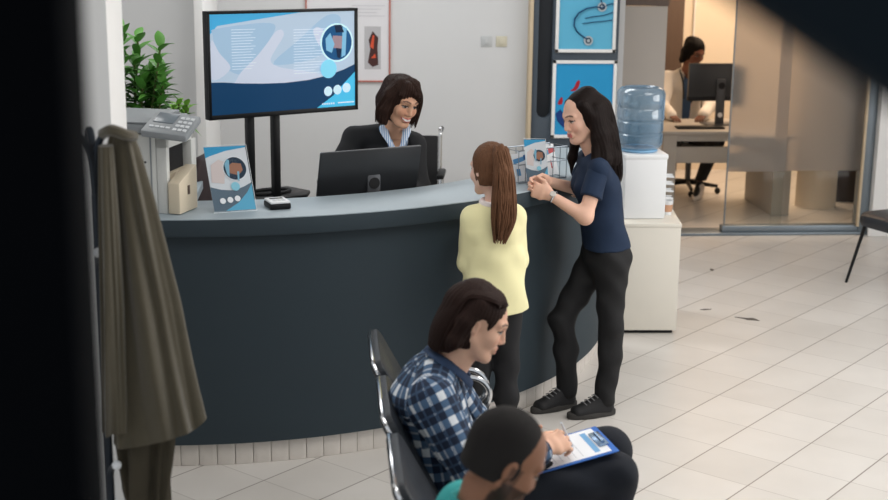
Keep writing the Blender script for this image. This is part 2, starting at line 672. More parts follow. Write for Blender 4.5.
# sliding glass front: window_1 with rails, posts, clear sheets and their frosted bands
CLEAR = thin_glass('clear_glass', (0.93, 0.93, 0.91), refl=0.02)
def frost_mat():
    m = bpy.data.materials.new('frosted_film')
    m.use_nodes = True
    nt = m.node_tree
    nt.nodes.remove(nt.nodes['Principled BSDF'])
    rf = nt.nodes.new('ShaderNodeBsdfRefraction')
    rf.inputs['Color'].default_value = (0.86, 0.83, 0.80, 1)
    rf.inputs['Roughness'].default_value = 0.30
    rf.inputs['IOR'].default_value = 1.18
    df = nt.nodes.new('ShaderNodeBsdfDiffuse')
    df.inputs[0].default_value = (*srgb(176, 170, 164), 1)
    mx = nt.nodes.new('ShaderNodeMixShader')
    mx.inputs[0].default_value = 0.30
    nt.links.new(rf.outputs[0], mx.inputs[1])
    nt.links.new(df.outputs[0], mx.inputs[2])
    nt.links.new(mx.outputs[0], nt.nodes['Material Output'].inputs[0])
    return m
FROST = frost_mat()
wf = struct(MB().box((2.1, 10.40, 0), (4.425, 10.62, 0.022), 0.004).box((3.2, 10.43, 0.022), (4.37, 10.52, 0.075), 0.006)
            .box((4.345, 10.42, 0.02), (4.425, 10.56, 3.0), 0.004).build('window_1', ALU))
def pane(x0, x1, y, z0, z1, name, m):
    o = MB().box((x0, y, z0), (x1, y + 0.008, z1), 0.001).build(name, m, wf)
    return o
pane(3.225, 3.70, 10.455, 0.075, 0.519, 'clear_pane', CLEAR)
pane(3.225, 3.70, 10.455, 0.521, 3.0, 'frosted_pane', FROST)
pane(3.615, 4.35, 10.49, 0.075, 0.519, 'clear_pane', CLEAR)
pane(3.615, 4.35, 10.49, 0.521, 3.0, 'frosted_pane', FROST)
MB().box((3.217, 10.45, 0.05), (3.225, 10.47, 3.0)).build('pane_edge', ALU, wf)
MB().box((4.325, 10.40, 0.07), (4.342, 10.43, 3.0)).build('edge_strip', TAN, wf)

# ------------------------------------------------------------------ reception counter
CX, CY = -0.64, 8.0
SLATE = mat('slate_laminate', srgb(46, 57, 64), rough=0.6, spec=0.3, var=0.05, vscale=3, bump=0.02, bscale=200)
TOPGREY = mat('counter_top_grey', srgb(160, 173, 181), rough=0.45, var=0.04, vscale=5)
DARKIN = mat('inner_desk_grey', srgb(70, 78, 84), rough=0.6, var=0.05)

def ring(b, r0, r1, a0, a1, z0, z1, n=72, bev=0.0):
    """a curved slab; angle 0 points to the camera, positive turns right"""
    P = lambda r, a: (CX + r * math.sin(math.radians(a)), CY - r * math.cos(math.radians(a)))
    pts = [P(r1, a0 + (a1 - a0) * i / n) for i in range(n + 1)] + [P(r0, a1 + (a0 - a1) * i / n) for i in range(n + 1)]
    b.prism(pts, z0, z1, bev)
    return b

def plinth_mat():
    m = mat('plinth_marble', srgb(214, 208, 201), rough=0.4, var=0.10, vscale=14)
    return m

ct = thing('reception_counter', 'long curved dark slate reception counter with grey top and white tiled plinth', 'counter', (CX, CY - 2.2, 0))
ring(MB(), 2.19, 2.305, -40, 78, 0.112, 1.075).build('front_panel', SLATE, ct)
ring(MB(), 1.93, 2.355, -40, 80, 1.079, 1.153, bev=0.004).build('countertop_edge', SLATE, ct)
ring(MB(), 1.932, 2.353, -40, 80, 1.1535, 1.158, bev=0.001).build('countertop', TOPGREY, ct)
# plinth of small marble tiles: one part, its tiles a pattern
b = MB()
a = -40.0
rr = random.Random(3)
while a < 78:
    da = 2.05
    ring(b, 2.17, 2.272 + rr.uniform(0, 0.0015), a, a + da - 0.06, 0.0, 0.110, n=3, bev=0.0015)
    a += da
b.build('plinth_tiles', plinth_mat(), ct)
ring(MB(), 1.40, 1.925, -40, 0.4, 1.115, 1.155, bev=0.003).build('printer_shelf', TOPGREY, ct)
ring(MB(), 1.35, 2.18, 1, 55, 0.93, 0.965, bev=0.003).build('inner_desk', DARKIN, ct)
for an in (-30, -2, 30, 52):
    M = Matrix.Translation((CX, CY, 0)) @ Matrix.Rotation(math.radians(an), 4, 'Z')
    MB(M).box((-0.02, -2.18, 0), (0.02, -1.45, 0.925 if an > -2 else 1.11)).build('support_panel', SLATE, ct)

# ------------------------------------------------------------------ shared stuff
BLACK = mat('black_plastic', srgb(18, 19, 21), rough=0.45, var=0.05, spec=0.3)
BLACKMATT = mat('black_matt', srgb(22, 22, 24), rough=0.75)
GREYMETAL = mat('dark_grey_metal', srgb(82, 84, 88), rough=0.42, metal=0.5)
CHROME = mat('chrome', (0.75, 0.76, 0.78), rough=0.14, metal=1.0)
ACRYL = thin_glass('acrylic', (0.96, 0.98, 0.99), refl=0.10)
WHITEP = mat('white_plastic', srgb(232, 234, 236), rough=0.4, var=0.01)
LEATHER = mat('black_leather', srgb(40, 43, 48), rough=0.4, bump=0.12, bscale=120, var=0.08)

def ink(name, r, g, b, emit=0.0):
    return mat('ink_' + name, srgb(r, g, b), rough=0.5, emit=emit, spec=0.2)

class Sheet:
    """a flat printed surface: origin at its lower left, U along its width, V up; layers lie fractions of a millimetre apart"""
    def __init__(s, o, u, v, wd, ht):
        s.o, s.u, s.v, s.w, s.h = V3(o), unit(u), unit(v), wd, ht
        s.n = np.cross(s.u, s.v)
        s.k = 1
    def p(s, x, y, off):
        return tuple(s.o + s.u * x * s.w + s.v * y * s.h + s.n * off)
    def lay(s, name, shapes, m, parent, step=0.0005):
        b = MB()
        off = s.k * step
        s.k += 1
        for sh in shapes:
            b.poly([s.p(x, y, off) for x, y in sh])
        me = b
        o = me.build(name, m, parent, smooth=False)
        return o
    def disc(s, cx, cy, r, n=36, a0=0, a1=360):
        """a circle of radius r in widths"""
        k = s.w / s.h
        return [(cx + r * math.cos(math.radians(a0 + (a1 - a0) * i / n)), cy + r * k * math.sin(math.radians(a0 + (a1 - a0) * i / n))) for i in range(n)]
    def ringpoly(s, cx, cy, r0, r1, n=40):
        k = s.w / s.h
        q = []
        for i in range(n):
            a, c = 2 * PI * i / n, 2 * PI * (i + 1) / n
            q.append([(cx + r * math.cos(t), cy + r * k * math.sin(t)) for r, t in ((r0, a), (r1, a), (r1, c), (r0, c))])
        return q

def rect(x0, y0, x1, y1):
    return [(x0, y0), (x1, y0), (x1, y1), (x0, y1)]

# ------------------------------------------------------------------ television on a rolling stand
TVL, TVR = V3(-0.654, 7.30, 0), V3(0.163, 7.796, 0)
tu = unit(TVR - TVL)
tn = V3(tu[1], -tu[0], 0)                      # towards the room
TVW = float(np.linalg.norm(TVR - TVL))
ZB, ZT = 1.362, 1.948
tv = thing('television', 'large flat screen on two black poles showing a blue health slide', 'television', (-0.25, 7.6, 0))
M = Matrix(((tu[0], tn[0], 0, TVL[0]), (tu[1], tn[1], 0, TVL[1]), (0, 0, 1, 0), (0, 0, 0, 1)))
MB(M).box((0, -0.05, ZB), (TVW, 0.0, ZT), 0.004).build('housing', BLACK, tv)
bz = 0.020
MB(M).box((0, 0, ZB), (TVW, 0.008, ZB + bz + 0.006), 0.001).box((0, 0, ZT - bz * 0.8), (TVW, 0.008, ZT), 0.001).box((0, 0, ZB), (bz * 0.8, 0.008, ZT), 0.001).box((TVW - bz, 0, ZB), (TVW, 0.008, ZT), 0.001).build('bezel', BLACK, tv)
for q in (0.30, 0.47):
    MB(M).box((q * TVW - 0.022, -0.10, 0.10), (q * TVW + 0.022, -0.055, 1.75), 0.006).build('pole', BLACK, tv)
MB(M).prism([(0.22, -0.32), (0.66, -0.32), (0.70, -0.12), (0.62, -0.02), (0.28, -0.02), (0.2, -0.12)], 0.865, 0.887, 0.004).build('shelf', BLACK, tv)
MB(M).tube([(0.46 + 0.125 * math.cos(t), -0.17 + 0.07 * math.sin(t), 0.895) for t in [2 * PI * i / 32 for i in range(32)]], 0.011, closed=True).build('cable_ring', BLACKMATT, tv)
b = MB(M).box((0.1, -0.42, 0.06), (0.16, 0.25, 0.10), 0.008).box((TVW - 0.35, -0.42, 0.06), (TVW - 0.29, 0.25, 0.10), 0.008).box((0.1, -0.12, 0.06), (TVW - 0.29, -0.04, 0.12), 0.008)
b.build('base_frame', BLACK, tv)
for x in (0.13, TVW - 0.32):
    for y in (-0.38, 0.21):
        MB(M).lathe([(0.03, -0.012), (0.03, 0.012)], 16, Matrix.Translation((x, y, 0.03)) @ Matrix.Rotation(PI / 2, 4, 'Y')).build('caster', BLACKMATT, tv)
o = V3(*(M @ Vector((bz * 0.8, 0.001, ZB + bz + 0.006))))
S = Sheet(o, tu, (0, 0, 1), TVW - bz * 1.8, ZT - ZB - bz * 1.8 - 0.006)
E = 0.42
scr = S.lay('screen', [rect(0, 0, 1, 1)], ink('screen_pale', 172, 190, 208, E), tv)
S.lay('cyan_band', [[(0, 0.80), (0.05, 0.885), (0.32, 0.94), (0.62, 1.0), (0, 1.0)]], ink('screen_cyan', 66, 160, 206, E), scr)
S.lay('blue_haze', [round_poly(q) for q in [[(0.02, 0.80), (0.05, 0.86), (0.4, 0.90), (0.42, 0.78), (0.32, 0.56), (0.22, 0.40), (0.12, 0.44), (0.06, 0.55)], [(0.42, 0.48), (0.6, 0.72), (0.8, 0.96), (0.9, 0.9), (0.75, 0.55)]]], ink('screen_haze', 152, 180, 204, E), scr)
S.lay('hand_shape', [round_poly(q) for q in [[(0.02, 0.28), (0.14, 0.30), (0.2, 0.42), (0.3, 0.56), (0.38, 0.70), (0.43, 0.80), (0.475, 0.83), (0.495, 0.79), (0.48, 0.73), (0.44, 0.64), (0.40, 0.52), (0.46, 0.45), (0.62, 0.40), (0.8, 0.34), (0.84, 0.28), (0.5, 0.22), (0.2, 0.22)], [(0.005, 0.36), (0.13, 0.46), (0.06, 0.62), (0.008, 0.74)], [(0.70, 0.80), (0.74, 0.84), (0.82, 0.74), (0.86, 0.62), (0.80, 0.60), (0.74, 0.66)]]], ink('screen_hand', 190, 198, 214, E), scr)
S.lay('text_block', [rect(0.14, 0.84 - i * 0.028, 0.30 - 0.015 * (i % 3), 0.845 - i * 0.028) for i in range(15)], ink('screen_white', 214, 222, 232, E), scr)
S.lay('text_block', [rect(0.56, 0.82 - i * 0.028, 0.80 - 0.03 * (i % 4), 0.825 - i * 0.028) for i in range(17)], ink('screen_white', 214, 222, 232, E), scr)
S.lay('navy_wave', [[(0, 0)] + [(1, 0), (1, 0.44), (0.92, 0.39), (0.8, 0.335), (0.66, 0.30), (0.5, 0.285), (0.35, 0.29), (0.2, 0.305), (0.08, 0.325), (0, 0.33)]], ink('screen_navy', 12, 56, 92, E), scr)
S.lay('cyan_corner', [[(0.72, 0.0), (1, 0), (1, 0.36), (0.93, 0.26), (0.84, 0.12)]], ink('screen_cyan2', 72, 182, 222, E), scr)
S.lay('photo_ring', S.ringpoly(0.868, 0.675, 0.108, 0.119), ink('screen_ring', 200, 236, 244, E), scr)
S.lay('photo_disc', [S.disc(0.868, 0.675, 0.109)], ink('photo_blue', 22, 78, 124, E), scr)
S.lay('photo_skin', [[(0.845, 0.62), (0.90, 0.61), (0.93, 0.66), (0.92, 0.74), (0.84, 0.75), (0.83, 0.68)]], ink('photo_skin', 150, 128, 136, E), scr)
S.lay('photo_figures', [[(0.79, 0.60), (0.83, 0.57), (0.85, 0.66), (0.82, 0.78), (0.785, 0.72)], [(0.90, 0.52), (0.93, 0.54), (0.94, 0.82), (0.91, 0.84)]], ink('photo_pale', 120, 176, 208, E), scr)
for q in ([(0.86, 0.78), (0.92, 0.78), (0.90, 0.86), (0.85, 0.86)], [(0.87, 0.52), (0.89, 0.51), (0.90, 0.61), (0.86, 0.62)]):
    S.lay('photo_shadow', [q], ink('photo_dark', 16, 34, 60, E), scr)
S.lay('cyan_disc', [S.disc(0.805, 0.405, 0.058)], ink('screen_disc', 128, 206, 232, E), scr)
S.lay('white_dots', [S.disc(0.80, 0.17, 0.030), S.disc(0.868, 0.18, 0.030), S.disc(0.935, 0.195, 0.030)], ink('screen_dot', 198, 226, 240, E), scr)
S.lay('caption_line', [rect(0.755 + i * 0.016, 0.03, 0.765 + i * 0.016, 0.047) for i in range(6)] + [rect(0.87, 0.035, 0.99, 0.047)], ink('screen_white', 214, 222, 232, E), scr)

# ------------------------------------------------------------------ leaflets with the same design
def leaflet(name, label, o, u, v, wd, ht, group=None):
    S = Sheet(o, u, v, wd, ht)
    t = MB()
    t.poly([S.p(0, 0, 0), S.p(1, 0, 0), S.p(1, 1, 0), S.p(0, 1, 0)])
    t.poly([S.p(0, 0, -0.0006), S.p(0, 1, -0.0006), S.p(1, 1, -0.0006), S.p(1, 0, -0.0006)])
    r = t.build(name, ink('leaflet_paper', 226, 228, 232), None, smooth=False)
    tag(r, label, 'leaflet', group)
    S.lay('blue_top', [[(0, 1), (0, 0.83), (0.12, 0.86), (0.5, 0.93), (1, 0.975), (1, 1)]], ink('leaf_blue', 48, 160, 208), r)
    S.lay('dark_base', [[(0, 0), (1, 0), (1, 0.42), (0.8, 0.36), (0.55, 0.31), (0.25, 0.33), (0, 0.38)]], ink('leaf_slate', 92, 112, 128), r)
    S.lay('blue_corner', [[(0.28, 0), (1, 0), (1, 0.40), (0.86, 0.27), (0.62, 0.12)]], ink('leaf_blue2', 96, 182, 216), r)
    S.lay('pink_haze', [[(0.05, 0.45), (0.35, 0.42), (0.45, 0.75), (0.3, 0.8), (0.1, 0.72)]], ink('leaf_pink', 224, 208, 204), r)
    S.lay('photo_ring', S.ringpoly(0.66, 0.65, 0.27, 0.29), ink('leaf_white', 236, 240, 244), r)
    S.lay('photo_disc', [S.disc(0.66, 0.65, 0.272)], ink('leaf_photo', 42, 60, 78), r)
    S.lay('photo_hand', [[(0.52, 0.58), (0.72, 0.54), (0.84, 0.62), (0.82, 0.72), (0.62, 0.74), (0.52, 0.70)]], ink('leaf_skin', 156, 112, 92), r)
    S.lay('photo_cloth', [[(0.45, 0.56), (0.5, 0.52), (0.55, 0.78), (0.5, 0.8), (0.42, 0.72)], [(0.68, 0.46), (0.72, 0.45), (0.75, 0.6), (0.70, 0.6)]], ink('leaf_photo2', 126, 176, 200), r)
    S.lay('blue_disc', [S.disc(0.60, 0.37, 0.105)], ink('leaf_disc', 138, 200, 220), r)
    S.lay('white_dots', [S.disc(0.24, 0.155, 0.07), S.disc(0.42, 0.165, 0.07), S.disc(0.60, 0.18, 0.07)], ink('leaf_white', 236, 240, 244), r)
    return r

def acrylic_stand(name, label, o, u, v, wd, ht, back, group=None):
    """bent clear sheet that holds a leaflet: front, back leg and foot"""
    S = Sheet(o, u, v, wd, ht)
    r = thing(name, label, 'leaflet stand', tuple(o), group)
    e = 0.02
    MB().poly([S.p(-e, -e, 0.003), S.p(1 + e, -e, 0.003), S.p(1 + e, 1 + e, 0.003), S.p(-e, 1 + e, 0.003)]).build('front_sheet', ACRYL, r)
    bk = V3(back)
    a, c = V3(S.p(-e, 0.42, -0.004)), V3(S.p(1 + e, 0.42, -0.004))
    a2, c2 = V3(S.p(-e, -e, 0)) + bk, V3(S.p(1 + e, -e, 0)) + bk
    a3, c3 = V3(S.p(-e, -e, -0.002)), V3(S.p(1 + e, -e, -0.002))
    MB().poly([a, c, c2, a2]).build('back_leg', ACRYL, r)
    MB().poly([a3, c3, c2, a2]).build('foot', ACRYL, r)
    rim = mat('acrylic_edge', (0.85, 0.9, 0.93), rough=0.2, spec=0.8)
    MB().tube([S.p(1 + e, -e, 0.003), S.p(1 + e, 1 + e, 0.003), S.p(-e, 1 + e, 0.003)], 0.0012, n=6).tube([a3, c3, c2, a2], 0.0016, n=6, closed=True).build('bright_edge', rim, r)
    return r

lu = unit(V3(0.197, 0.06, 0.0))
lv = unit(V3(-0.09, 0.10, 0.42) - lu * np.dot(V3(-0.09, 0.10, 0.42), lu) * 0.35)
lo = V3(-0.505, 5.765, 1.168)
leaflet('leaflet', 'health leaflet with round photo, leaning beside the printer at the counter end', lo, lu, lv, 0.185, 0.285)
acrylic_stand('leaflet_holder', 'clear acrylic stand beside the printer, holding the larger leaflet', lo, lu, lv, 0.185, 0.285, (-0.01, 0.14, -0.002))

ru = unit(V3(0.13, -0.01, 0))
rv = unit(V3(-0.02, 0.06, 0.25))
ro = V3(0.968, 6.385, 1.166)
leaflet('leaflet', 'small health leaflet standing near the clasped hands of the woman in blue', ro, ru, rv, 0.105, 0.225)
acrylic_stand('leaflet_holder', 'clear acrylic stand in front of the wire rack, holding the smaller leaflet', ro, ru, rv, 0.105, 0.225, (0.0, 0.09, -0.004))

# ------------------------------------------------------------------ wire brochure rack with brochures
rk = thing('brochure_rack', 'low silver wire rack full of brochures on the far end of the counter', 'rack', (1.06, 6.66, 1.158))
RKM = mat('rack_metal', srgb(150, 160, 170), rough=0.3, metal=0.9)
rp, rq = V3(0.93, 6.45, 1.161), V3(1.20, 6.62, 1.161)
rd = unit(rq - rp)
rn = V3(-rd[1], rd[0], 0)
b = MB()
for z, dd in ((0.0, 0.0), (0.09, 0.0), (0.16, 0.0)):
    q = [rp, rq, rq + rn * 0.13, rp + rn * 0.13]
    b.tube([tuple(x + V3(0, 0, z + 0.003)) for x in q], 0.0032, n=6, closed=True)
b.build('side_wires', RKM, rk)
b = MB()
for i in range(8):
    s0 = rp + (rq - rp) * (i / 7)
    b.tube([tuple(s0 + V3(0, 0, 0.163)), tuple(s0 + V3(0, 0, 0.004)), tuple(s0 + rn * 0.13 + V3(0, 0, 0.004)), tuple(s0 + rn * 0.13 + V3(0, 0, 0.163))], 0.0022, n=6)
b.build('upright_wires', RKM, rk)
bc = [((226, 229, 234), (96, 150, 196)), ((214, 222, 230), (40, 92, 150)), ((230, 226, 224), (206, 90, 96)), ((208, 218, 226), (70, 130, 180)), ((236, 236, 238), (120, 170, 205)), ((222, 226, 230), (180, 80, 84))]
bl = ['pale blue striped brochure, first from the girl in the wire rack', 'navy striped brochure, second from the girl in the wire rack', 'red striped brochure standing behind the small leaflet',
      'mid blue brochure behind the small leaflet in the wire rack', 'white and light blue brochure nearest the woman in the wire rack, flat against the back', 'red marked brochure at the end of the wire rack beside the woman in blue']
for i, (pc, sc_) in enumerate(bc):
    s0 = rp + (rq - rp) * (0.03 + i * 0.165) + rn * (0.02 + 0.012 * i)
    S = Sheet(s0 + V3(0, 0, 0.006), rd, unit(V3(0, 0, 1) + rn * 0.35), 0.07, 0.14 + 0.012 * (i % 3))
    t = MB()
    P8 = [S.p(0, 0, 0), S.p(1, 0, 0), S.p(1, 1, 0), S.p(0, 1, 0), S.p(0, 0, -0.006), S.p(1, 0, -0.006), S.p(1, 1, -0.006), S.p(0, 1, -0.006)]
    t.raw(P8, [(0, 1, 2, 3), (7, 6, 5, 4), (0, 4, 5, 1), (1, 5, 6, 2), (2, 6, 7, 3), (3, 7, 4, 0)])
    r = tag(t.build('brochure', ink('broch%d%d' % (pc[0], pc[1]), *pc), None, smooth=False), bl[i], 'brochure', 'brochures in the wire rack')
    S.lay('printed_band', [[(0, 0.62), (1, 0.72), (1, 0.88), (0, 0.80)], rect(0.15, 0.2, 0.5, 0.45)], ink('band%d%d' % (sc_[0], sc_[1]), *sc_), r)

# ------------------------------------------------------------------ card terminal
M = Matrix.Translation((-0.237, 5.90, 1.158)) @ Matrix.Rotation(math.radians(18), 4, 'Z')
ctm = thing('card_terminal', 'small white topped card terminal with dark sides in front of the television', 'card terminal', (-0.237, 5.90, 1.158))
MB(M).box((-0.048, -0.06, 0), (0.048, 0.06, 0.028), 0.008).build('body', BLACK, ctm)
MB(M).box((-0.046, -0.058, 0.026), (0.046, 0.058, 0.038), 0.006).build('top_cover', WHITEP, ctm)
MB(M).box((-0.030, 0.012, 0.037), (0.030, 0.030, 0.0395), 0.001).build('display', BLACKMATT, ctm)
for r_ in range(3):
    for c_ in range(3):
        MB(M).box((-0.028 + c_ * 0.02, -0.044 + r_ * 0.016, 0.0375), (-0.012 + c_ * 0.02, -0.034 + r_ * 0.016, 0.0395), 0.001).build('button', mat('key_grey', srgb(205, 208, 210)), ctm)

# ------------------------------------------------------------------ reception monitor seen from behind
mo = thing('computer_monitor', 'black reception monitor seen from behind, in front of the receptionist', 'monitor', (0.2, 6.5, 0.965))
m0, m1_ = V3(-0.068, 6.31, 0), V3(0.425, 6.55, 0)
mu = unit(m1_ - m0)
mn = V3(mu[1], -mu[0], 0)
M = Matrix(((mu[0], mn[0], 0, m0[0]), (mu[1], mn[1], 0, m0[1]), (0, 0, 1, 0), (0, 0, 0, 1)))
L_ = float(np.linalg.norm(m1_ - m0))
T_ = Matrix.Translation((0, 0, 1.068)) @ Matrix.Rotation(math.radians(-13), 4, 'X')
MB(M @ T_).box((0, -0.020, 0), (L_, 0.0, 0.285), 0.006).build('panel', mat('monitor_back', srgb(44, 46, 49), rough=0.32, bump=0.05, bscale=300), mo)
MB(M @ T_).box((0.004, -0.024, 0.004), (L_ - 0.004, -0.0195, 0.281), 0.001).build('screen', mat('lit_screen', (0.5, 0.6, 0.7), emit=0.5), mo)
MB(M @ T_).box((0, -0.021, -0.004), (L_, 0.003, 0.028), 0.003).build('lower_bezel', BLACK, mo)
MB(M).box((0.262, 0.012, 0.968), (0.335, 0.034, 1.222), 0.006).build('stand', GREYMETAL, mo)
MB(M).lathe([(0.028, 0), (0.028, 0.006)], 28, Matrix.Translation((0.2985, 0.033, 1.175)) @ Matrix.Rotation(-PI / 2, 4, 'X')).build('hinge_cap', BLACKMATT, mo)
MB(M).box((0.20, -0.14, 0.966), (0.40, 0.05, 0.978), 0.004).build('foot', GREYMETAL, mo)

# ------------------------------------------------------------------ printer with open side tray
PRW = mat('printer_white', srgb(214, 215, 212), rough=0.5, var=0.02)
PRG = mat('printer_grey', srgb(140, 145, 149), rough=0.5, var=0.03)
PRB = mat('printer_beige', srgb(222, 208, 184), rough=0.5, var=0.03)
pr = thing('office_printer', 'bulky white and grey copier with tilted keypad at the left end of the counter', 'printer', (-0.85, 5.95, 1.158))
M = Matrix.Translation((-0.715, 5.770, 1.158)) @ Matrix.Rotation(math.radians(-15), 4, 'Z')
# local x to the left is negative; y goes back
MB(M).box((-0.42, 0.0, 0.0), (-0.035, 0.36, 0.345), 0.008).build('body', PRW, pr)
MB(M).box((-0.035, 0.0, 0.0), (0.012, 0.035, 0.345), 0.004).box((-0.035, 0.30, 0.0), (0.012, 0.36, 0.345), 0.004).box((-0.035, 0.0, 0.285), (0.012, 0.36, 0.345), 0.004).build('side_frame', PRW, pr)
MB(M).box((-0.038, 0.036, 0.0), (-0.030, 0.30, 0.284)).build('paper_recess', BLACKMATT, pr)
MB(M).box((-0.030, 0.05, 0.02), (-0.006, 0.29, 0.165), 0.004).build('inner_roller', PRB, pr)
MB(M).box((-0.16, -0.004, 0.155), (-0.095, 0.002, 0.235), 0.001).build('front_slot', BLACKMATT, pr)
MB(M).box((-0.062, -0.0045, 0.0), (-0.056, 0.001, 0.34)).build('door_gap', PRG, pr)
MB(M).ball((-0.085, -0.002, 0.225), 0.005).build('lock', GREYMETAL, pr)
MB(M).box((-0.44, -0.02, 0.352), (-0.02, 0.37, 0.395), 0.01).build('scanner_bed', PRG, pr)
MB(M).prism([(-0.02, 0.395), (0.36, 0.395), (0.36, 0.412), (0.10, 0.408), (-0.02, 0.402)], -0.44, -0.06, 0.006, M=Matrix(((0, 0, 1, 0), (1, 0, 0, 0), (0, 1, 0, 0), (0, 0, 0, 1)))).build('document_feeder', PRG, pr)
K = M @ Matrix.Translation((-0.01, -0.065, 0.352)) @ Matrix.Rotation(math.radians(18), 4, 'X') @ Matrix.Rotation(math.radians(6), 4, 'Y')
kp = MB(K).box((-0.055, -0.03, 0.0), (0.15, 0.17, 0.035), 0.012).build('control_panel', PRG, pr)
MB(K).box((-0.03, 0.06, 0.034), (0.06, 0.15, 0.038), 0.002).build('panel_display', mat('lcd_grey', srgb(112, 122, 130), rough=0.25), kp)
KG = mat('key_pale', srgb(206, 210, 214), rough=0.5)
for r_ in range(4):
    for c_ in range(3):
        MB(K).box((0.075 + c_ * 0.022, 0.0 + r_ * 0.036, 0.034), (0.092 + c_ * 0.022, 0.022 + r_ * 0.036, 0.039), 0.002).build('key', KG, kp)
for c_ in range(4):
    MB(K).box((-0.03 + c_ * 0.024, 0.01, 0.034), (-0.012 + c_ * 0.024, 0.026, 0.039), 0.002).build('key', KG, kp)
T = M @ Matrix.Translation((0.018, -0.012, 0.004)) @ Matrix.Rotation(math.radians(-6), 4, 'Z')
sd = MB(T).prism([(0.0, 0.0), (0.17, 0.0), (0.17, 0.195), (0.10, 0.175), (0.0, 0.135)], 0.0, 0.055, 0.004, M=Matrix(((0, 0, 1, 0), (1, 0, 0, 0), (0, 1, 0, 0), (0, 0, 0, 1)))).build('side_tray', PRB, pr)
MB(T).box((0.055, 0.075, 0.075), (0.058, 0.095, 0.115), 0.001).build('tray_latch', BROWN, sd)

# ------------------------------------------------------------------ plants
def leaf(b, base, d, up, ln, wd, droop, rnd):
    """a lance shaped leaf with a folded midrib and a droop"""
    d = unit(d)
    sd_ = unit(np.cross(d, up))
    nn = unit(np.cross(sd_, d))
    n = 6
    V, F = [], []
    for i in range(n + 1):
        t = i / n
        wdt = wd * math.sin(PI * min(1, 0.12 + 0.88 * t) ** 0.8) * (1 if t < 0.999 else 0.02)
        c = base + d * ln * t - V3(0, 0, 1) * droop * ln * t * t + nn * 0.0
        V += [c - sd_ * wdt + nn * wdt * 0.35, c, c + sd_ * wdt + nn * wdt * 0.35]
    for i in range(n):
        k = 3 * i
        F += [(k, k + 1, k + 4, k + 3), (k + 1, k + 2, k + 5, k + 4)]
    b.raw(V, F)

LEAFG = mat('leaf_green', srgb(84, 140, 58), rough=0.45, var=0.35, vscale=9, spec=0.4)
LEAFY = mat('leaf_light_green', srgb(110, 158, 58), rough=0.45, var=0.25, vscale=12, spec=0.4)
def plant(label, base, stems, nleaf, ln, wd, m, pot_r, pot_h, seed):
    rnd = random.Random(seed)
    t = thing('potted_plant', label, 'plant', base)
    B0 = Matrix.Translation(base)
    MB(B0).lathe([(pot_r * 0.75, 0), (pot_r, pot_h), (pot_r * 1.08, pot_h), (pot_r * 1.08, pot_h + 0.02), (pot_r * 0.9, pot_h + 0.02), (pot_r * 0.88, pot_h - 0.03)], 28).build('pot', mat('pot_grey', srgb(96, 98, 100), rough=0.7, var=0.08), t)
    b = MB()
    lf = MB()
    for (tx, ty, tz, n, zlow) in stems:
        a, c = V3(base) + V3(rnd.uniform(-.03, .03), rnd.uniform(-.03, .03), pot_h - 0.04), V3(tx, ty, tz)
        mid = (a + c) / 2 + V3(rnd.uniform(-.02, .02), rnd.uniform(-.02, .02), 0)
        b.tube([tuple(a), tuple(mid), tuple(c)], [0.009, 0.008, 0.005], n=8)
        for i in range(n):
            f = i / max(1, n - 1)
            z = zlow + (tz - zlow) * f
            k = (z - a[2]) / (c[2] - a[2])
            p = a + (c - a) * k
            az = i * 2.4 + rnd.uniform(-.3, .3)
            el = 0.15 + 0.75 * f + rnd.uniform(-.25, .25)
            dd = V3(math.cos(az) * math.cos(el), math.sin(az) * math.cos(el), math.sin(el))
            leaf(lf, p, dd, V3(0, 0, 1.0) + 0.01, ln * rnd.uniform(0.75, 1.1) * (1.05 - 0.3 * f), wd * rnd.uniform(.85, 1.1), rnd.uniform(0.25, 0.75) * (1 - 0.5 * f), rnd)
    b.build('stem', mat('stem_green', srgb(86, 98, 52), rough=0.6, var=0.1), t)
    lf.build('foliage', m, t, smooth=True, ang=80)
    return t

rs_ = random.Random(31)
plant('tall dark green leafy plant growing behind the copier', (-1.08, 7.1, 0.0),
      [(-1.0 + 0.16 * rs_.uniform(-1, 1), 6.95 + 0.12 * rs_.uniform(-1, 1), rs_.uniform(1.60, 1.87), 20, 1.38) for i in range(14)], 20, 0.185, 0.025, LEAFG, 0.16, 0.34, 5)
plant('short bright green plant peeking over the copier keypad', (-0.86, 6.80, 0.0),
      [(-0.735, 6.6, 1.55, 13, 1.44), (-0.76, 6.58, 1.52, 11, 1.42), (-0.70, 6.62, 1.53, 11, 1.42), (-0.72, 6.66, 1.50, 10, 1.40)], 12, 0.10, 0.016, LEAFY, 0.09, 0.25, 9)

# ------------------------------------------------------------------ office chair behind the printer (only its edge shows)
oc = thing('office_chair', 'dark brown rounded office chair back on a grey stem beside the copier', 'chair', (-0.62, 6.86, 0))
BRN = mat('chair_brown', srgb(58, 46, 48), rough=0.7, var=0.08)
M = Matrix.Translation((-0.64, 6.75, 0)) @ Matrix.Rotation(math.radians(78), 4, 'Z')
MB(M).prism([(-0.17, 0.96), (0.17, 0.96), (0.20, 1.03), (0.18, 1.18), (0.11, 1.26), (-0.11, 1.26), (-0.18, 1.18), (-0.20, 1.03)], -0.03, 0.03, 0.02, M=xz(0)).build('backrest', BRN, oc)
MB(M).tube([(0, 0.04, 1.10), (0, 0.06, 0.6), (0, -0.05, 0.44), (0, -0.24, 0.43)], 0.018).build('back_stem', GREYMETAL, oc)
MB(M).box((-0.21, -0.45, 0.43), (0.21, -0.04, 0.49), 0.025).build('seat', BRN, oc)
MB(M).tube([(0, -0.24, 0.43), (0, -0.24, 0.08)], 0.026).build('gas_lift', GREYMETAL, oc)
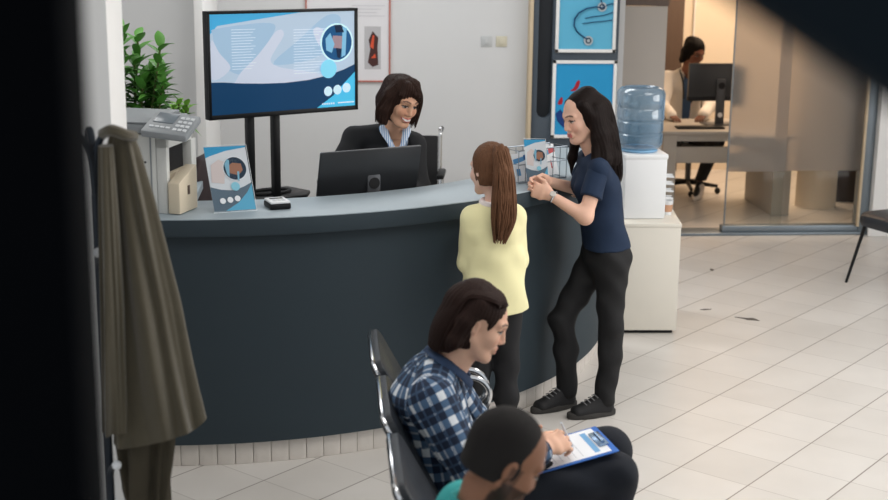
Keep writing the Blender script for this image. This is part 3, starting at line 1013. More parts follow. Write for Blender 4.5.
for i in range(5):
    a = 2 * PI * i / 5
    lg = MB(M).tube([(0, -0.24, 0.09), (0.27 * math.cos(a), -0.24 + 0.27 * math.sin(a), 0.065)], [0.022, 0.014]).build('base_leg', BLACK, oc)
    MB(M).ball((0.27 * math.cos(a), -0.24 + 0.27 * math.sin(a), 0.027), (0.025, 0.025, 0.027)).build('caster', BLACKMATT, lg)

# ------------------------------------------------------------------ framed pictures and switches
def frame(b, x0, z0, x1, z1, wd, y, dp):
    b.box((x0, y - dp, z0), (x1, y, z0 + wd), 0.002).box((x0, y - dp, z1 - wd), (x1, y, z1), 0.002)
    b.box((x0, y - dp, z0), (x0 + wd, y, z1), 0.002).box((x1 - wd, y - dp, z0), (x1, y, z1), 0.002)
    return b

an = thing('framed_poster', 'anatomy poster in a thin red frame, half hidden behind the television', 'poster', (0.14, 9.9, 1.3))
frame(MB(), -0.17, 1.302, 0.452, 2.15, 0.012, 9.9, 0.018).build('frame', mat('red_frame', srgb(176, 108, 96), rough=0.5), an)
S = Sheet((-0.158, 9.893, 1.314), (1, 0, 0), (0, 0, 1), 0.598, 0.824)
pp = S.lay('print', [rect(0, 0, 1, 1)], ink('poster_white', 214, 212, 214), an)
S.lay('organ_shape', [[(0.54, 0.80), (0.60, 0.88), (0.58, 0.98), (0.86, 0.98), (0.94, 0.90), (0.93, 0.78), (0.86, 0.715), (0.80, 0.735), (0.72, 0.80)]], ink('organ_red', 146, 62, 52), pp)
S.lay('organ_shine', [[(0.80, 0.75), (0.86, 0.74), (0.90, 0.82), (0.87, 0.88), (0.84, 0.82)]], ink('organ_shine', 186, 104, 88), pp)
S.lay('small_photo', [rect(0.70, 0.10, 0.90, 0.48)], ink('poster_grey', 178, 176, 178), pp)
S.lay('small_organ', [[(0.74, 0.16), (0.80, 0.12), (0.87, 0.14), (0.86, 0.30), (0.87, 0.38), (0.80, 0.44), (0.75, 0.36), (0.77, 0.28)]], ink('organ_dark', 74, 48, 46), pp)
S.lay('small_vessels', [[(0.77, 0.30), (0.80, 0.40), (0.82, 0.40), (0.81, 0.28)], [(0.78, 0.2), (0.83, 0.24), (0.84, 0.2)]], ink('organ_bright', 204, 84, 58), pp)
S.lay('text_lines', [rect(0.55, 0.66 - i * 0.03, 0.95 - 0.05 * (i % 3), 0.663 - i * 0.03) for i in range(4)], ink('poster_line', 170, 170, 176), pp)
S.lay('red_figure', [rect(-0.0, 0.80, 0.10, 0.99)], ink('organ_red', 146, 62, 52), pp)

def switch(x, label, col, g='wall switches'):
    t = thing('light_switch', label, 'switch', (x, 9.9, 1.56), g)
    MB().box((x, 9.892, 1.565), (x + 0.083, 9.9, 1.643), 0.004).build('plate', mat('switch_' + str(col[0]), srgb(*col), rough=0.5), t)
    MB().box((x + 0.02, 9.886, 1.582), (x + 0.063, 9.893, 1.628), 0.003).build('rocker', mat('switch_' + str(col[0]), srgb(*col), rough=0.5), t)
switch(1.123, 'pale grey wall switch, the one nearer the anatomy poster', (184, 186, 186))
switch(1.235, 'yellowish wall switch, the one nearer the dark display board', (198, 192, 172))

DB = mat('display_slate', srgb(62, 72, 82), rough=0.55, var=0.04)
db = thing('display_board', 'tall dark slate display board with a rounded slot, behind the two blue posters', 'display board', (1.82, 9.8, 0))
MB().prism([(1.50, 0), (2.14, 0), (2.14, 2.5), (1.645, 2.5), (1.645, 1.10)] + arc(1.592, 1.10, 0.053, 0, -180, 14)[1:-1] + [(1.539, 1.10), (1.539, 2.5), (1.50, 2.5)], 0, 0.05, 0.003, M=xz(9.86)).build('front_board', DB, db)
MB().box((1.50, 9.862, 0), (2.14, 9.895, 2.55), 0.002).build('back_panel', mat('slot_dark', srgb(26, 30, 36), rough=0.6), db)

def poster(label, x0, z0, x1, z1, y):
    t = thing('framed_poster', label, 'poster', ((x0 + x1) / 2, y, z0))
    frame(MB(), x0, z0, x1, z1, 0.024, y, 0.022).build('frame', WHITE, t)
    S = Sheet((x0 + 0.022, y - 0.008, z0 + 0.022), (1, 0, 0), (0, 0, 1), x1 - x0 - 0.044, z1 - z0 - 0.044)
    return t, S
t1, S = poster('framed blue poster of a stethoscope, hung above the other blue poster', 1.663, 1.534, 2.114, 2.12, 9.81)
pp = S.lay('print', [rect(0, 0, 1, 1)], ink('poster_blue', 96, 176, 208), t1)
S.lay('paper_sheet', [[(0.0, 0.90), (0.1, 0.72), (0.42, 0.70), (0.7, 0.9), (0.8, 1.0), (0, 1)]], ink('poster_paper', 200, 222, 234), pp)
b = MB()
def curve(S, pts, off):
    return [S.p(x, y, off) for x, y in pts]
cpts = [(0.82, 0.56), (0.66, 0.575), (0.5, 0.55), (0.36, 0.49), (0.29, 0.41), (0.28, 0.32), (0.34, 0.24), (0.44, 0.18), (0.53, 0.14)]
b.tube(curve(S, cpts, 0.005), 0.015, n=8, flat=0.35)
b.tube(curve(S, [(0.98, 0.50), (0.82, 0.46), (0.62, 0.44), (0.48, 0.42)], 0.005), 0.009, n=8, flat=0.35)
b.tube(curve(S, [(0.98, 0.40), (0.86, 0.385), (0.64, 0.37), (0.44, 0.35)], 0.005), 0.009, n=8, flat=0.35)
b.tube(curve(S, [(0.98, 0.62), (0.88, 0.60), (0.8, 0.57), (0.72, 0.75), (0.9, 0.92)], 0.005), 0.012, n=8, flat=0.35)
b.build('stethoscope_drawing', ink('steth_navy', 34, 74, 112), pp)
S.k = 24
for q in ((0.55, 0.12), (0.78, 0.575)):
    S.lay('chest_piece', [S.disc(*q, 0.085)], ink('steth_grey', 168, 178, 184), pp)
    S.lay('chest_centre', S.ringpoly(*q, 0.03, 0.055), ink('steth_dark', 60, 72, 84), pp)
t2, S = poster('framed blue poster with a red ribbon, hung below the stethoscope poster', 1.651, 0.897, 2.132, 1.476, 9.81)
pp = S.lay('print', [rect(0, 0, 1, 1)], ink('poster_blue2', 44, 148, 200), t2)
for q in ([(0.26, 0.62), (0.32, 0.66), (0.37, 0.75), (0.42, 0.76), (0.41, 0.68), (0.35, 0.62)], [(0.05, 0.44), (0.11, 0.53), (0.14, 0.49), (0.12, 0.43)], [(0.11, 0.15), (0.18, 0.19), (0.2, 0.27), (0.13, 0.24)]):
    S.lay('red_ribbon', [round_poly(q)], ink('ribbon_red', 164, 36, 50), pp)
S.lay('ribbon_fold', [[(0.02, 0.30), (0.10, 0.36), (0.16, 0.30), (0.22, 0.16), (0.16, 0.10), (0.05, 0.2)]], ink('ribbon_navy', 30, 60, 120), pp)

# ------------------------------------------------------------------ water cooler corner
cb = thing('low_cabinet', 'low cream cabinet under the water cooler, standing behind the woman in blue', 'cabinet', (1.95, 7.95, 0))
CW = mat('cabinet_cream', srgb(222, 217, 206), rough=0.5, var=0.015)
PV = [(1.62, 7.69), (2.10, 7.665), (2.17, 8.20), (1.62, 8.22)]
MB().prism([(1.64, 7.72), (2.085, 7.695), (2.15, 8.18), (1.64, 8.2)], 0.0, 0.025).build('plinth', BLACKMATT, cb)
MB().prism(PV, 0.025, 0.668, 0.002).build('carcass', CW, cb)
MB().prism([(1.618, 7.688), (2.103, 7.661), (2.173, 8.204), (1.618, 8.224)], 0.668, 0.69, 0.003).build('top', CW, cb)
wc = thing('water_cooler', 'white water cooler on the low cream cabinet, under the blue bottle', 'water cooler', (1.88, 7.93, 0.69))
MB().box((1.775, 7.81, 0.69), (2.035, 8.08, 1.075), 0.012).build('body', WHITEP, wc)
MB().box((1.77, 7.805, 1.055), (2.04, 8.085, 1.09), 0.012).build('top_rim', WHITEP, wc)
MB().lathe([(0.10, 0), (0.115, 0.012), (0.105, 0.03), (0.09, 0.03), (0.085, 0.004)], 32, Matrix.Translation((1.885, 7.94, 1.088))).build('bottle_collar', mat('collar_blue', srgb(140, 190, 226), rough=0.3), wc)
BOT = thin_glass('bottle_blue', (0.66, 0.78, 0.86), refl=0.18, rough=0.10, cover=0.25, cover_col=srgb(140, 172, 198))
wb = thing('water_bottle', 'large translucent blue water bottle upside down on the white cooler', 'bottle', (1.885, 7.94, 1.09))
prof = [(0.03, 0.0), (0.05, 0.004), (0.115, 0.012), (0.138, 0.035), (0.142, 0.055), (0.142, 0.10), (0.136, 0.107), (0.136, 0.115), (0.142, 0.122), (0.142, 0.175), (0.136, 0.182), (0.136, 0.19), (0.142, 0.197), (0.142, 0.255), (0.138, 0.262), (0.144, 0.275), (0.146, 0.30), (0.146, 0.345), (0.138, 0.365), (0.122, 0.38), (0.11, 0.384), (0.105, 0.378), (0.0005, 0.37)]
MB(Matrix.Translation((1.885, 7.94, 1.098))).lathe(prof, 48).build('shell', BOT, wb)
MB(Matrix.Translation((1.885, 7.94, 1.098))).lathe([(0.03, 0.008), (0.108, 0.02), (0.132, 0.04), (0.134, 0.165), (0.0005, 0.166)], 40).build('water', thin_glass('water_tint', (0.74, 0.84, 0.90), refl=0.2, rough=0.02, cover=0.12, cover_col=srgb(150, 180, 200)), wb)
MB().box((1.983, 7.868, 1.28), (2.02, 7.905, 1.42), 0.012).build('handle', BOT, wb)
cd_ = thing('cup_holder', 'clear ribbed cup holder fixed beside the white cooler', 'cup holder', (2.075, 7.96, 0.69))
b = MB()
for i in range(4):
    b.tube([(2.035, 7.93, 0.80 + i * 0.045), (2.10, 7.90, 0.80 + i * 0.045), (2.11, 7.97, 0.80 + i * 0.045), (2.035, 7.99, 0.80 + i * 0.045)], 0.007, n=8)
b.box((2.03, 7.92, 0.76), (2.04, 8.0, 0.98), 0.003).build('ribs', WHITEP, cd_)
for i, (cx, cy, nm, cl) in enumerate(((2.085, 7.95, 'white paper cup with a beige band beside the cooler', None),)):
    cp = thing('paper_cup', nm, 'cup', (cx, cy, 0.69))
    MB(Matrix.Translation((cx, cy, 0.69))).lathe([(0.024, 0), (0.033, 0.085), (0.0345, 0.087), (0.0345, 0.09), (0.031, 0.088), (0.022, 0.004)], 24).build('cup_wall', WHITEP, cp)
    MB(Matrix.Translation((cx, cy, 0.69))).lathe([(0.0272, 0.02), (0.0322, 0.065)], 24, cap=False).build('band', mat('cup_band', srgb(196, 150, 118)), cp)

# ------------------------------------------------------------------ dark scraps on the tiles
def scrap(label, cx, cy, pts, z=0.0004):
    r = MB().prism([(cx + x, cy + y) for x, y in pts], z, z + 0.003, 0.0).build('paper_scrap', mat('scrap_grey', srgb(96, 88, 80), rough=0.8, var=0.15, vscale=30), None)
    return tag(r, label, 'scrap')
scrap('dark torn scrap lying on the pale floor tiles, the largest one', 2.65, 7.97, [(-.075, .045), (-.03, .03), (.0, .015), (.035, .02), (.05, -.01), (.06, -.045), (.03, -.03), (-.01, -.02), (-.03, .012)])
scrap('tiny dark speck of litter on the tiles in front of the glass front', 2.784, 9.26, [(-.014, 0), (0, -.03), (.014, .0), (.006, .03), (-.008, .025)])
scrap('faint small scrap on the tiles beside the cream cabinet', 2.44, 8.20, [(-.04, 0), (-.01, -.01), (.04, .006), (.0, .014)])

# ------------------------------------------------------------------ waiting bench: four black seats on one chrome beam
wbn = thing('waiting_bench', 'chrome waiting room bench with black padded seats facing right', 'bench', (0.4, 4.0, 0))
def rr2(w_, h_, r, n=5):
    """rounded rectangle outline centred on the origin"""
    q = []
    for (cx, cy, a0) in ((w_ / 2 - r, h_ / 2 - r, 0), (-w_ / 2 + r, h_ / 2 - r, 90), (-w_ / 2 + r, -h_ / 2 + r, 180), (w_ / 2 - r, -h_ / 2 + r, 270)):
        q += arc(cx, cy, r, a0, a0 + 90, n)
    return q
for yc in (4.80, 4.235, 3.675, 3.10):
    BX = 0.258 + (4.8 - yc) * 0.022
    # backrest leans away from the sitter: local x along the row, y up, z towards the sitter
    bk = Matrix(((0, 0, 1, BX), (1, 0, 0, yc), (0, 1, 0, 0.658), (0, 0, 0, 1))) @ Matrix.Rotation(math.radians(-29), 4, 'X')
    br = MB(bk).prism(rr2(0.475, 0.43, 0.05), -0.022, 0.026, 0.014).build('backrest', LEATHER, wbn)
    MB(bk).tube([(x, y, -0.004) for x, y in rr2(0.484, 0.438, 0.055)], 0.007, n=8, closed=True).build('chrome_rim', CHROME, br)
    st = Matrix.Translation((0.50, yc, 0.435)) @ Matrix.Rotation(math.radians(-5), 4, 'Y')
    se = MB(st).prism(rr2(0.46, 0.49, 0.05), -0.02, 0.025, 0.014).build('seat', LEATHER, wbn)
    MB(st).tube([(x, y, -0.008) for x, y in rr2(0.485, 0.515, 0.055)], 0.011, n=8, closed=True).build('chrome_rim', CHROME, se)
    for s_ in (-0.15, 0.15):
        MB().tube([(0.20, yc + s_, 0.60), (0.25, yc + s_, 0.46), (0.30, yc + s_, 0.40), (0.44, yc + s_, 0.39)], 0.012, n=8).build('bracket', CHROME, wbn)
MB().box((0.42, 2.82, 0.335), (0.48, 5.05, 0.385), 0.006).build('beam', CHROME, wbn)
for yl in (2.95, 4.52, 4.97):
    MB().tube([(0.39, yl, 0.34), (0.37, yl, 0.24), (0.24, yl, 0.07), (0.10, yl, 0.02)], [0.02, 0.019, 0.016, 0.014], n=10).tube([(0.37, yl, 0.24), (0.50, yl, 0.08), (0.70, yl, 0.02)], [0.019, 0.016, 0.014], n=10).build('leg', CHROME, wbn)
def armrest(y):
    p = [(0.20, y, 0.56), (0.28, y, 0.665), (0.36, y, 0.69), (0.50, y, 0.69), (0.575, y, 0.675), (0.61, y, 0.63), (0.60, y, 0.575), (0.54, y, 0.52), (0.44, y, 0.43)]
    MB().tube(smooth_path(p), 0.011, n=8).build('armrest', CHROME, wbn)
armrest(4.98)
armrest(4.88)

# ------------------------------------------------------------------ wheelchair behind the counter
wh = thing('wheelchair', 'folded back of a black wheelchair by the wall, behind the receptionist', 'wheelchair', (0.58, 9.35, 0))
W0 = Matrix.Translation((0.565, 9.45, 0)) @ Matrix.Rotation(math.radians(-8), 4, 'Z')
MB(W0).box((-0.21, -0.012, 0.50), (0.21, 0.012, 0.97), 0.01).build('backrest', BLACKMATT, wh)
MB(W0).box((-0.21, -0.42, 0.47), (0.21, 0.0, 0.50), 0.01).build('seat', BLACKMATT, wh)
for s_ in (-1, 1):
    MB(W0).tube(smooth_path([(s_ * 0.225, 0.0, 0.28), (s_ * 0.225, 0.0, 0.9), (s_ * 0.225, 0.01, 0.99), (s_ * 0.225, 0.10, 1.0)]), 0.012, n=8).build('back_post', CHROME, wh)
    MB(W0).tube([(s_ * 0.225, 0.06, 1.0), (s_ * 0.225, 0.17, 1.0)], 0.017, n=10).build('push_handle', BLACK, wh)
    MB(W0).ball((s_ * 0.225, 0.0, 1.02), 0.016).build('post_cap', CHROME, wh)
    MB(W0).box((s_ * 0.245 - 0.028, -0.34, 0.71), (s_ * 0.245 + 0.028, -0.05, 0.745), 0.014).build('armrest', BLACK, wh)
    MB(W0).tube([(s_ * 0.245, -0.06, 0.72), (s_ * 0.245, -0.06, 0.3), (s_ * 0.245, -0.36, 0.3), (s_ * 0.245, -0.32, 0.72)], 0.011, n=8).build('side_frame', CHROME, wh)
    wl_ = MB(W0).tube([(s_ * 0.29, -0.02 + 0.29 * math.cos(t), 0.31 + 0.29 * math.sin(t)) for t in [2 * PI * i / 40 for i in range(40)]], 0.016, n=8, closed=True).build('rear_wheel', BLACKMATT, wh)
    b = MB(W0)
    for i in range(14):
        t = 2 * PI * i / 14
        b.tube([(s_ * 0.285, -0.02, 0.31), (s_ * 0.29, -0.02 + 0.28 * math.cos(t), 0.31 + 0.28 * math.sin(t))], 0.0022, n=5)
    b.build('spokes', CHROME, wl_)
    MB(W0).tube([(s_ * 0.22, -0.42 + 0.075 * math.cos(t), 0.09 + 0.075 * math.sin(t)) for t in [2 * PI * i / 24 for i in range(24)]], 0.014, n=8, closed=True).build('front_caster', BLACKMATT, wh)
    MB(W0).tube([(s_ * 0.22, -0.40, 0.48), (s_ * 0.22, -0.40, 0.12)], 0.012, n=8).build('caster_fork', CHROME, wh)

# ------------------------------------------------------------------ coat stand and coat
cs = thing('coat_stand', 'dark metal coat stand with curved hooks at the edge of the white partition', 'coat stand', (-0.665, 3.80, 0))
DM = mat('dark_blue_metal', srgb(44, 52, 62), rough=0.4, metal=0.5)
MB().tube([(-0.665, 3.80, 0.02), (-0.665, 3.80, 1.62)], 0.012, n=12).build('pole', DM, cs)
MB().lathe([(0.19, 0), (0.19, 0.012), (0.16, 0.02), (0.02, 0.03)], 36, Matrix.Translation((-0.665, 3.80, 0))).build('base', DM, cs)
def hook(dx, dy, z0, top, tip):
    q = smooth_path([(-0.665, 3.80, z0), (-0.665 + dx * 0.1, 3.80 + dy * 0.1, z0 + (top - z0) * 0.7), (-0.665 + dx * 0.5, 3.80 + dy * 0.5, top), (-0.665 + dx, 3.80 + dy, tip)])
    h = MB().tube(q, 0.010, n=8).build('hook', DM, cs)
    MB().ball((-0.665 + dx, 3.80 + dy, tip), 0.014).build('hook_tip', WHITEP, h)
hook(0.075, -0.01, 1.60, 1.80, 1.775)
hook(-0.07, -0.05, 1.60, 1.79, 1.76)
hook(-0.03, 0.08, 1.60, 1.80, 1.76)
hook(0.05, 0.05, 1.32, 1.46, 1.43)
hook(0.008, -0.055, 1.34, 1.44, 1.462)
hook(0.03, -0.05, 0.70, 0.80, 0.815)

KH = mat('khaki_wool', srgb(82, 75, 59), rough=0.95, var=0.10, vscale=26, bump=0.35, bscale=420, sheen=0.3)
coat = thing('coat', 'long khaki brown coat hanging in folds from the coat stand', 'coat', (-0.56, 3.80, 0.70))
def interp(t, xs, ys):
    return float(np.interp(t, xs, ys))
def cloth_loft(zs, left, right, depth, yc, amp, seed, hem=None, n=120, rows=90):
    """a hanging cloth: closed outline at every height, pressed into vertical folds that deepen towards the hem"""
    rn_ = random.Random(seed)
    ks = [(3, 0.7), (5, 1.0), (8, 0.8), (13, 0.35)]
    ph = [rn_.uniform(0, 2 * PI) for _ in ks]
    V, F = [], []
    z0, z1 = zs[0], zs[-1]
    for i in range(rows + 1):
        t = i / rows
        z = z0 + (z1 - z0) * t
        zz = -z
        q = [-x for x in zs]
        l, r, d = interp(zz, q, left), interp(zz, q, right), interp(zz, q, depth)
        a_ = interp(zz, q, amp)
        cx, hw = (l + r) / 2, (r - l) / 2
        for k in range(n):
            an = 2 * PI * k / n
            f = sum(w_ * math.sin(m * an + p_ + 1.3 * math.sin(2.6 * t + p_)) for (m, w_), p_ in zip(ks, ph))
            c_, s_ = math.cos(an), math.sin(an)
            c_ = math.copysign(abs(c_) ** 0.8, c_)
            x = cx + hw * c_ + 0.35 * a_ * f * c_
            y = yc + d * s_ + a_ * f * s_
            dz = 0.0
            if hem is not None and t > 0.75:
                dz = (t - 0.75) / 0.25 * (hem(c_) + 0.006 * f)
            V.append((x, y, z + dz))
    for i in range(rows):
        for k in range(n):
            F.append((i * n + k, i * n + (k + 1) % n, (i + 1) * n + (k + 1) % n, (i + 1) * n + k))
    F.append(tuple(range(n - 1, -1, -1)))
    F.append(tuple(rows * n + k for k in range(n)))
    return V, F
V_, F_ = cloth_loft([1.80, 1.75, 1.60, 1.30, 1.00, 0.89], [-0.618, -0.628, -0.636, -0.645, -0.648, -0.648], [-0.556, -0.540, -0.508, -0.452, -0.408, -0.390], [0.035, 0.05, 0.06, 0.065, 0.07, 0.075], 3.80, [0.003, 0.006, 0.012, 0.016, 0.018, 0.020], 4, hem=lambda c: 0.03 * c)
MB().raw(V_, F_).build('body', KH, coat, ang=75)
V_, F_ = cloth_loft([1.77, 1.60, 1.30, 1.0, 0.93], [-0.640, -0.646, -0.655, -0.662, -0.664], [-0.600, -0.596, -0.592, -0.596, -0.60], [0.03, 0.042, 0.046, 0.048, 0.046], 3.735, [0.002, 0.004, 0.006, 0.008, 0.008], 12, n=60)
MB().raw(V_, F_).build('sleeve', KH, coat, ang=75)
V_, F_ = cloth_loft([1.02, 0.85, 0.70, 0.60], [-0.645, -0.648, -0.635, -0.61], [-0.47, -0.48, -0.498, -0.505], [0.045, 0.05, 0.05, 0.05], 3.83, [0.01, 0.014, 0.016, 0.016], 21, n=80)
MB().raw(V_, F_).build('long_tail', mat('khaki_lining', srgb(66, 60, 47), rough=0.95, var=0.1, vscale=20, bump=0.3, bscale=300), coat, ang=75)
MB().tube(smooth_path([(-0.63, 3.755, 1.80), (-0.60, 3.72, 1.815), (-0.565, 3.735, 1.80), (-0.55, 3.78, 1.79)]), 0.016, n=8).build('collar', KH, coat)

# ------------------------------------------------------------------ black chair at the glass front
vc = thing('visitor_chair', 'black padded visitor chair with thin legs, beside the white pillar', 'chair', (4.0, 8.75, 0))
M = Matrix.Translation((3.98, 8.72, 0)) @ Matrix.Rotation(math.radians(20), 4, 'Z')
MB(M).prism(rr2(0.54, 0.50, 0.14), 0.42, 0.515, 0.035).build('seat', LEATHER, vc)
MB(M).prism(rr2(0.46, 0.36, 0.09), 0, 0.05, 0.02, M=Matrix(((0, 0, 1, 0.24), (1, 0, 0, 0), (0, 1, 0, 0.72), (0, 0, 0, 1)))).build('backrest', LEATHER, vc)
for x in (-1, 1):
    for y in (-1, 1):
        MB(M).tube([(x * 0.19, y * 0.19, 0.43), (x * 0.27, y * 0.25, 0.0)], [0.013, 0.010], n=8).build('leg', BLACK, vc)

# ------------------------------------------------------------------ office furniture
dk = thing('office_desk', 'grey office desk behind the glass with a slotted front panel', 'desk', (3.3, 11.5, 0))
DG = mat('desk_grey', srgb(172, 166, 158), rough=0.5, var=0.03)
MB().box((2.72, 11.16, 0.72), (4.05, 12.0, 0.75), 0.004).build('desktop', DG, dk)
MB().box((2.76, 11.20, 0.66), (4.0, 11.23, 0.72)).box((2.76, 11.20, 0.47), (4.0, 11.23, 0.61), 0.002).build('front_panel', DG, dk)
MB().box((2.865, 11.18, 0), (2.985, 11.24, 0.72), 0.003).build('leg', DG, dk)
MB().box((3.86, 11.18, 0), (4.02, 11.95, 0.72), 0.003).build('leg', DG, dk)
MB().box((2.865, 11.85, 0), (2.985, 11.95, 0.72), 0.003).build('leg', DG, dk)
om = thing('computer_monitor', 'dark office monitor on a flat metal stand, in front of the seated doctor', 'monitor', (3.45, 11.6, 0.75))
O = Matrix.Translation((3.46, 11.62, 0)) @ Matrix.Rotation(math.radians(4), 4, 'Z')
MB(O).box((-0.29, -0.02, 0.965), (0.29, 0.02, 1.295), 0.008).build('panel', mat('monitor_back', srgb(44, 46, 49), rough=0.32), om)
MB(O).box((-0.292, -0.021, 0.962), (0.292, 0.021, 1.005), 0.006).build('lower_bezel', BLACK, om)
MB(O).box((-0.035, -0.045, 0.75), (0.045, -0.022, 1.16), 0.006).build('stand', GREYMETAL, om)
MB(O).lathe([(0.03, 0), (0.03, 0.006)], 24, Matrix.Translation((0.005, -0.046, 1.10)) @ Matrix.Rotation(PI / 2, 4, 'X')).build('hinge_cap', BLACKMATT, om)
MB(O).lathe([(0.022, 0), (0.022, 0.004)], 24, Matrix.Translation((0.005, -0.046, 0.84)) @ Matrix.Rotation(PI / 2, 4, 'X')).build('cable_hole', WHITEP, om)
MB(O).box((-0.13, -0.10, 0.75), (0.14, 0.10, 0.76), 0.004).build('foot', GREYMETAL, om)
kb = MB().box((3.02, 11.30, 0.7505), (3.44, 11.42, 0.768), 0.004).build('keyboard', BLACK)
tag(kb, 'black keyboard lying on the office desk before the monitor stand', 'keyboard')
sc_ = thing('swivel_chair', 'black swivel chair with casters under the doctor in the office', 'chair', (3.42, 12.35, 0))
for i in range(5):
    a = 2 * PI * i / 5 - 0.45
    lg = MB().tube([(3.42, 12.35, 0.10), (3.42 + 0.29 * math.cos(a), 12.35 + 0.29 * math.sin(a), 0.075)], [0.024, 0.016]).build('base_leg', BLACK, sc_)
    MB().ball((3.42 + 0.29 * math.cos(a), 12.35 + 0.29 * math.sin(a), 0.031), (0.028, 0.028, 0.031)).build('caster', BLACKMATT, lg)
MB().tube([(3.42, 12.35, 0.08), (3.42, 12.35, 0.43)], 0.027).build('gas_lift', GREYMETAL, sc_)
MB().box((3.19, 12.12, 0.43), (3.65, 12.58, 0.485), 0.03).build('seat', BLACKMATT, sc_)
MB().box((3.21, 12.60, 0.60), (3.63, 12.66, 1.02), 0.03).build('backrest', BLACKMATT, sc_)
MB().tube([(3.42, 12.5, 0.43), (3.42, 12.68, 0.45), (3.42, 12.68, 0.75)], 0.016).build('back_stem', BLACK, sc_)
pf = thing('picture_frame', 'white framed picture on the office wall behind the doctor', 'picture', (3.26, 13.6, 1.05))
b = MB()
b.box((3.16, 13.58, 1.02), (3.20, 13.6, 1.32), 0.003).box((3.44, 13.58, 1.02), (3.48, 13.6, 1.32), 0.003).box((3.16, 13.58, 1.28), (3.48, 13.6, 1.32), 0.003).box((3.16, 13.58, 1.02), (3.48, 13.6, 1.06), 0.003)
b.build('frame', WHITE, pf)
MB().box((3.19, 13.59, 1.05), (3.45, 13.598, 1.29)).build('print', ink('frame_brown', 150, 128, 110), pf)
ca = thing('office_cabinet', 'dark office cabinet beside the round column behind the glass', 'cabinet', (4.95, 12.0, 0))
DCAB = mat('cabinet_dark', srgb(62, 50, 44), rough=0.6, var=0.06)
MB().box((4.66, 11.8, 0.0), (5.5, 12.3, 1.6), 0.005).build('carcass', DCAB, ca)
MB().box((4.68, 11.785, 0.05), (5.07, 11.8, 1.55), 0.003).build('door', DCAB, ca)
MB().box((5.09, 11.785, 0.05), (5.48, 11.8, 1.55), 0.003).build('door', DCAB, ca)

# ------------------------------------------------------------------ people
def head_axes(fwd, up=(0, 0, 1)):
    f = unit(fwd)
    r = unit(np.cross(f, up))
    u = np.cross(r, f)
    return np.array([r, f, u])          # rows: right, forward, up

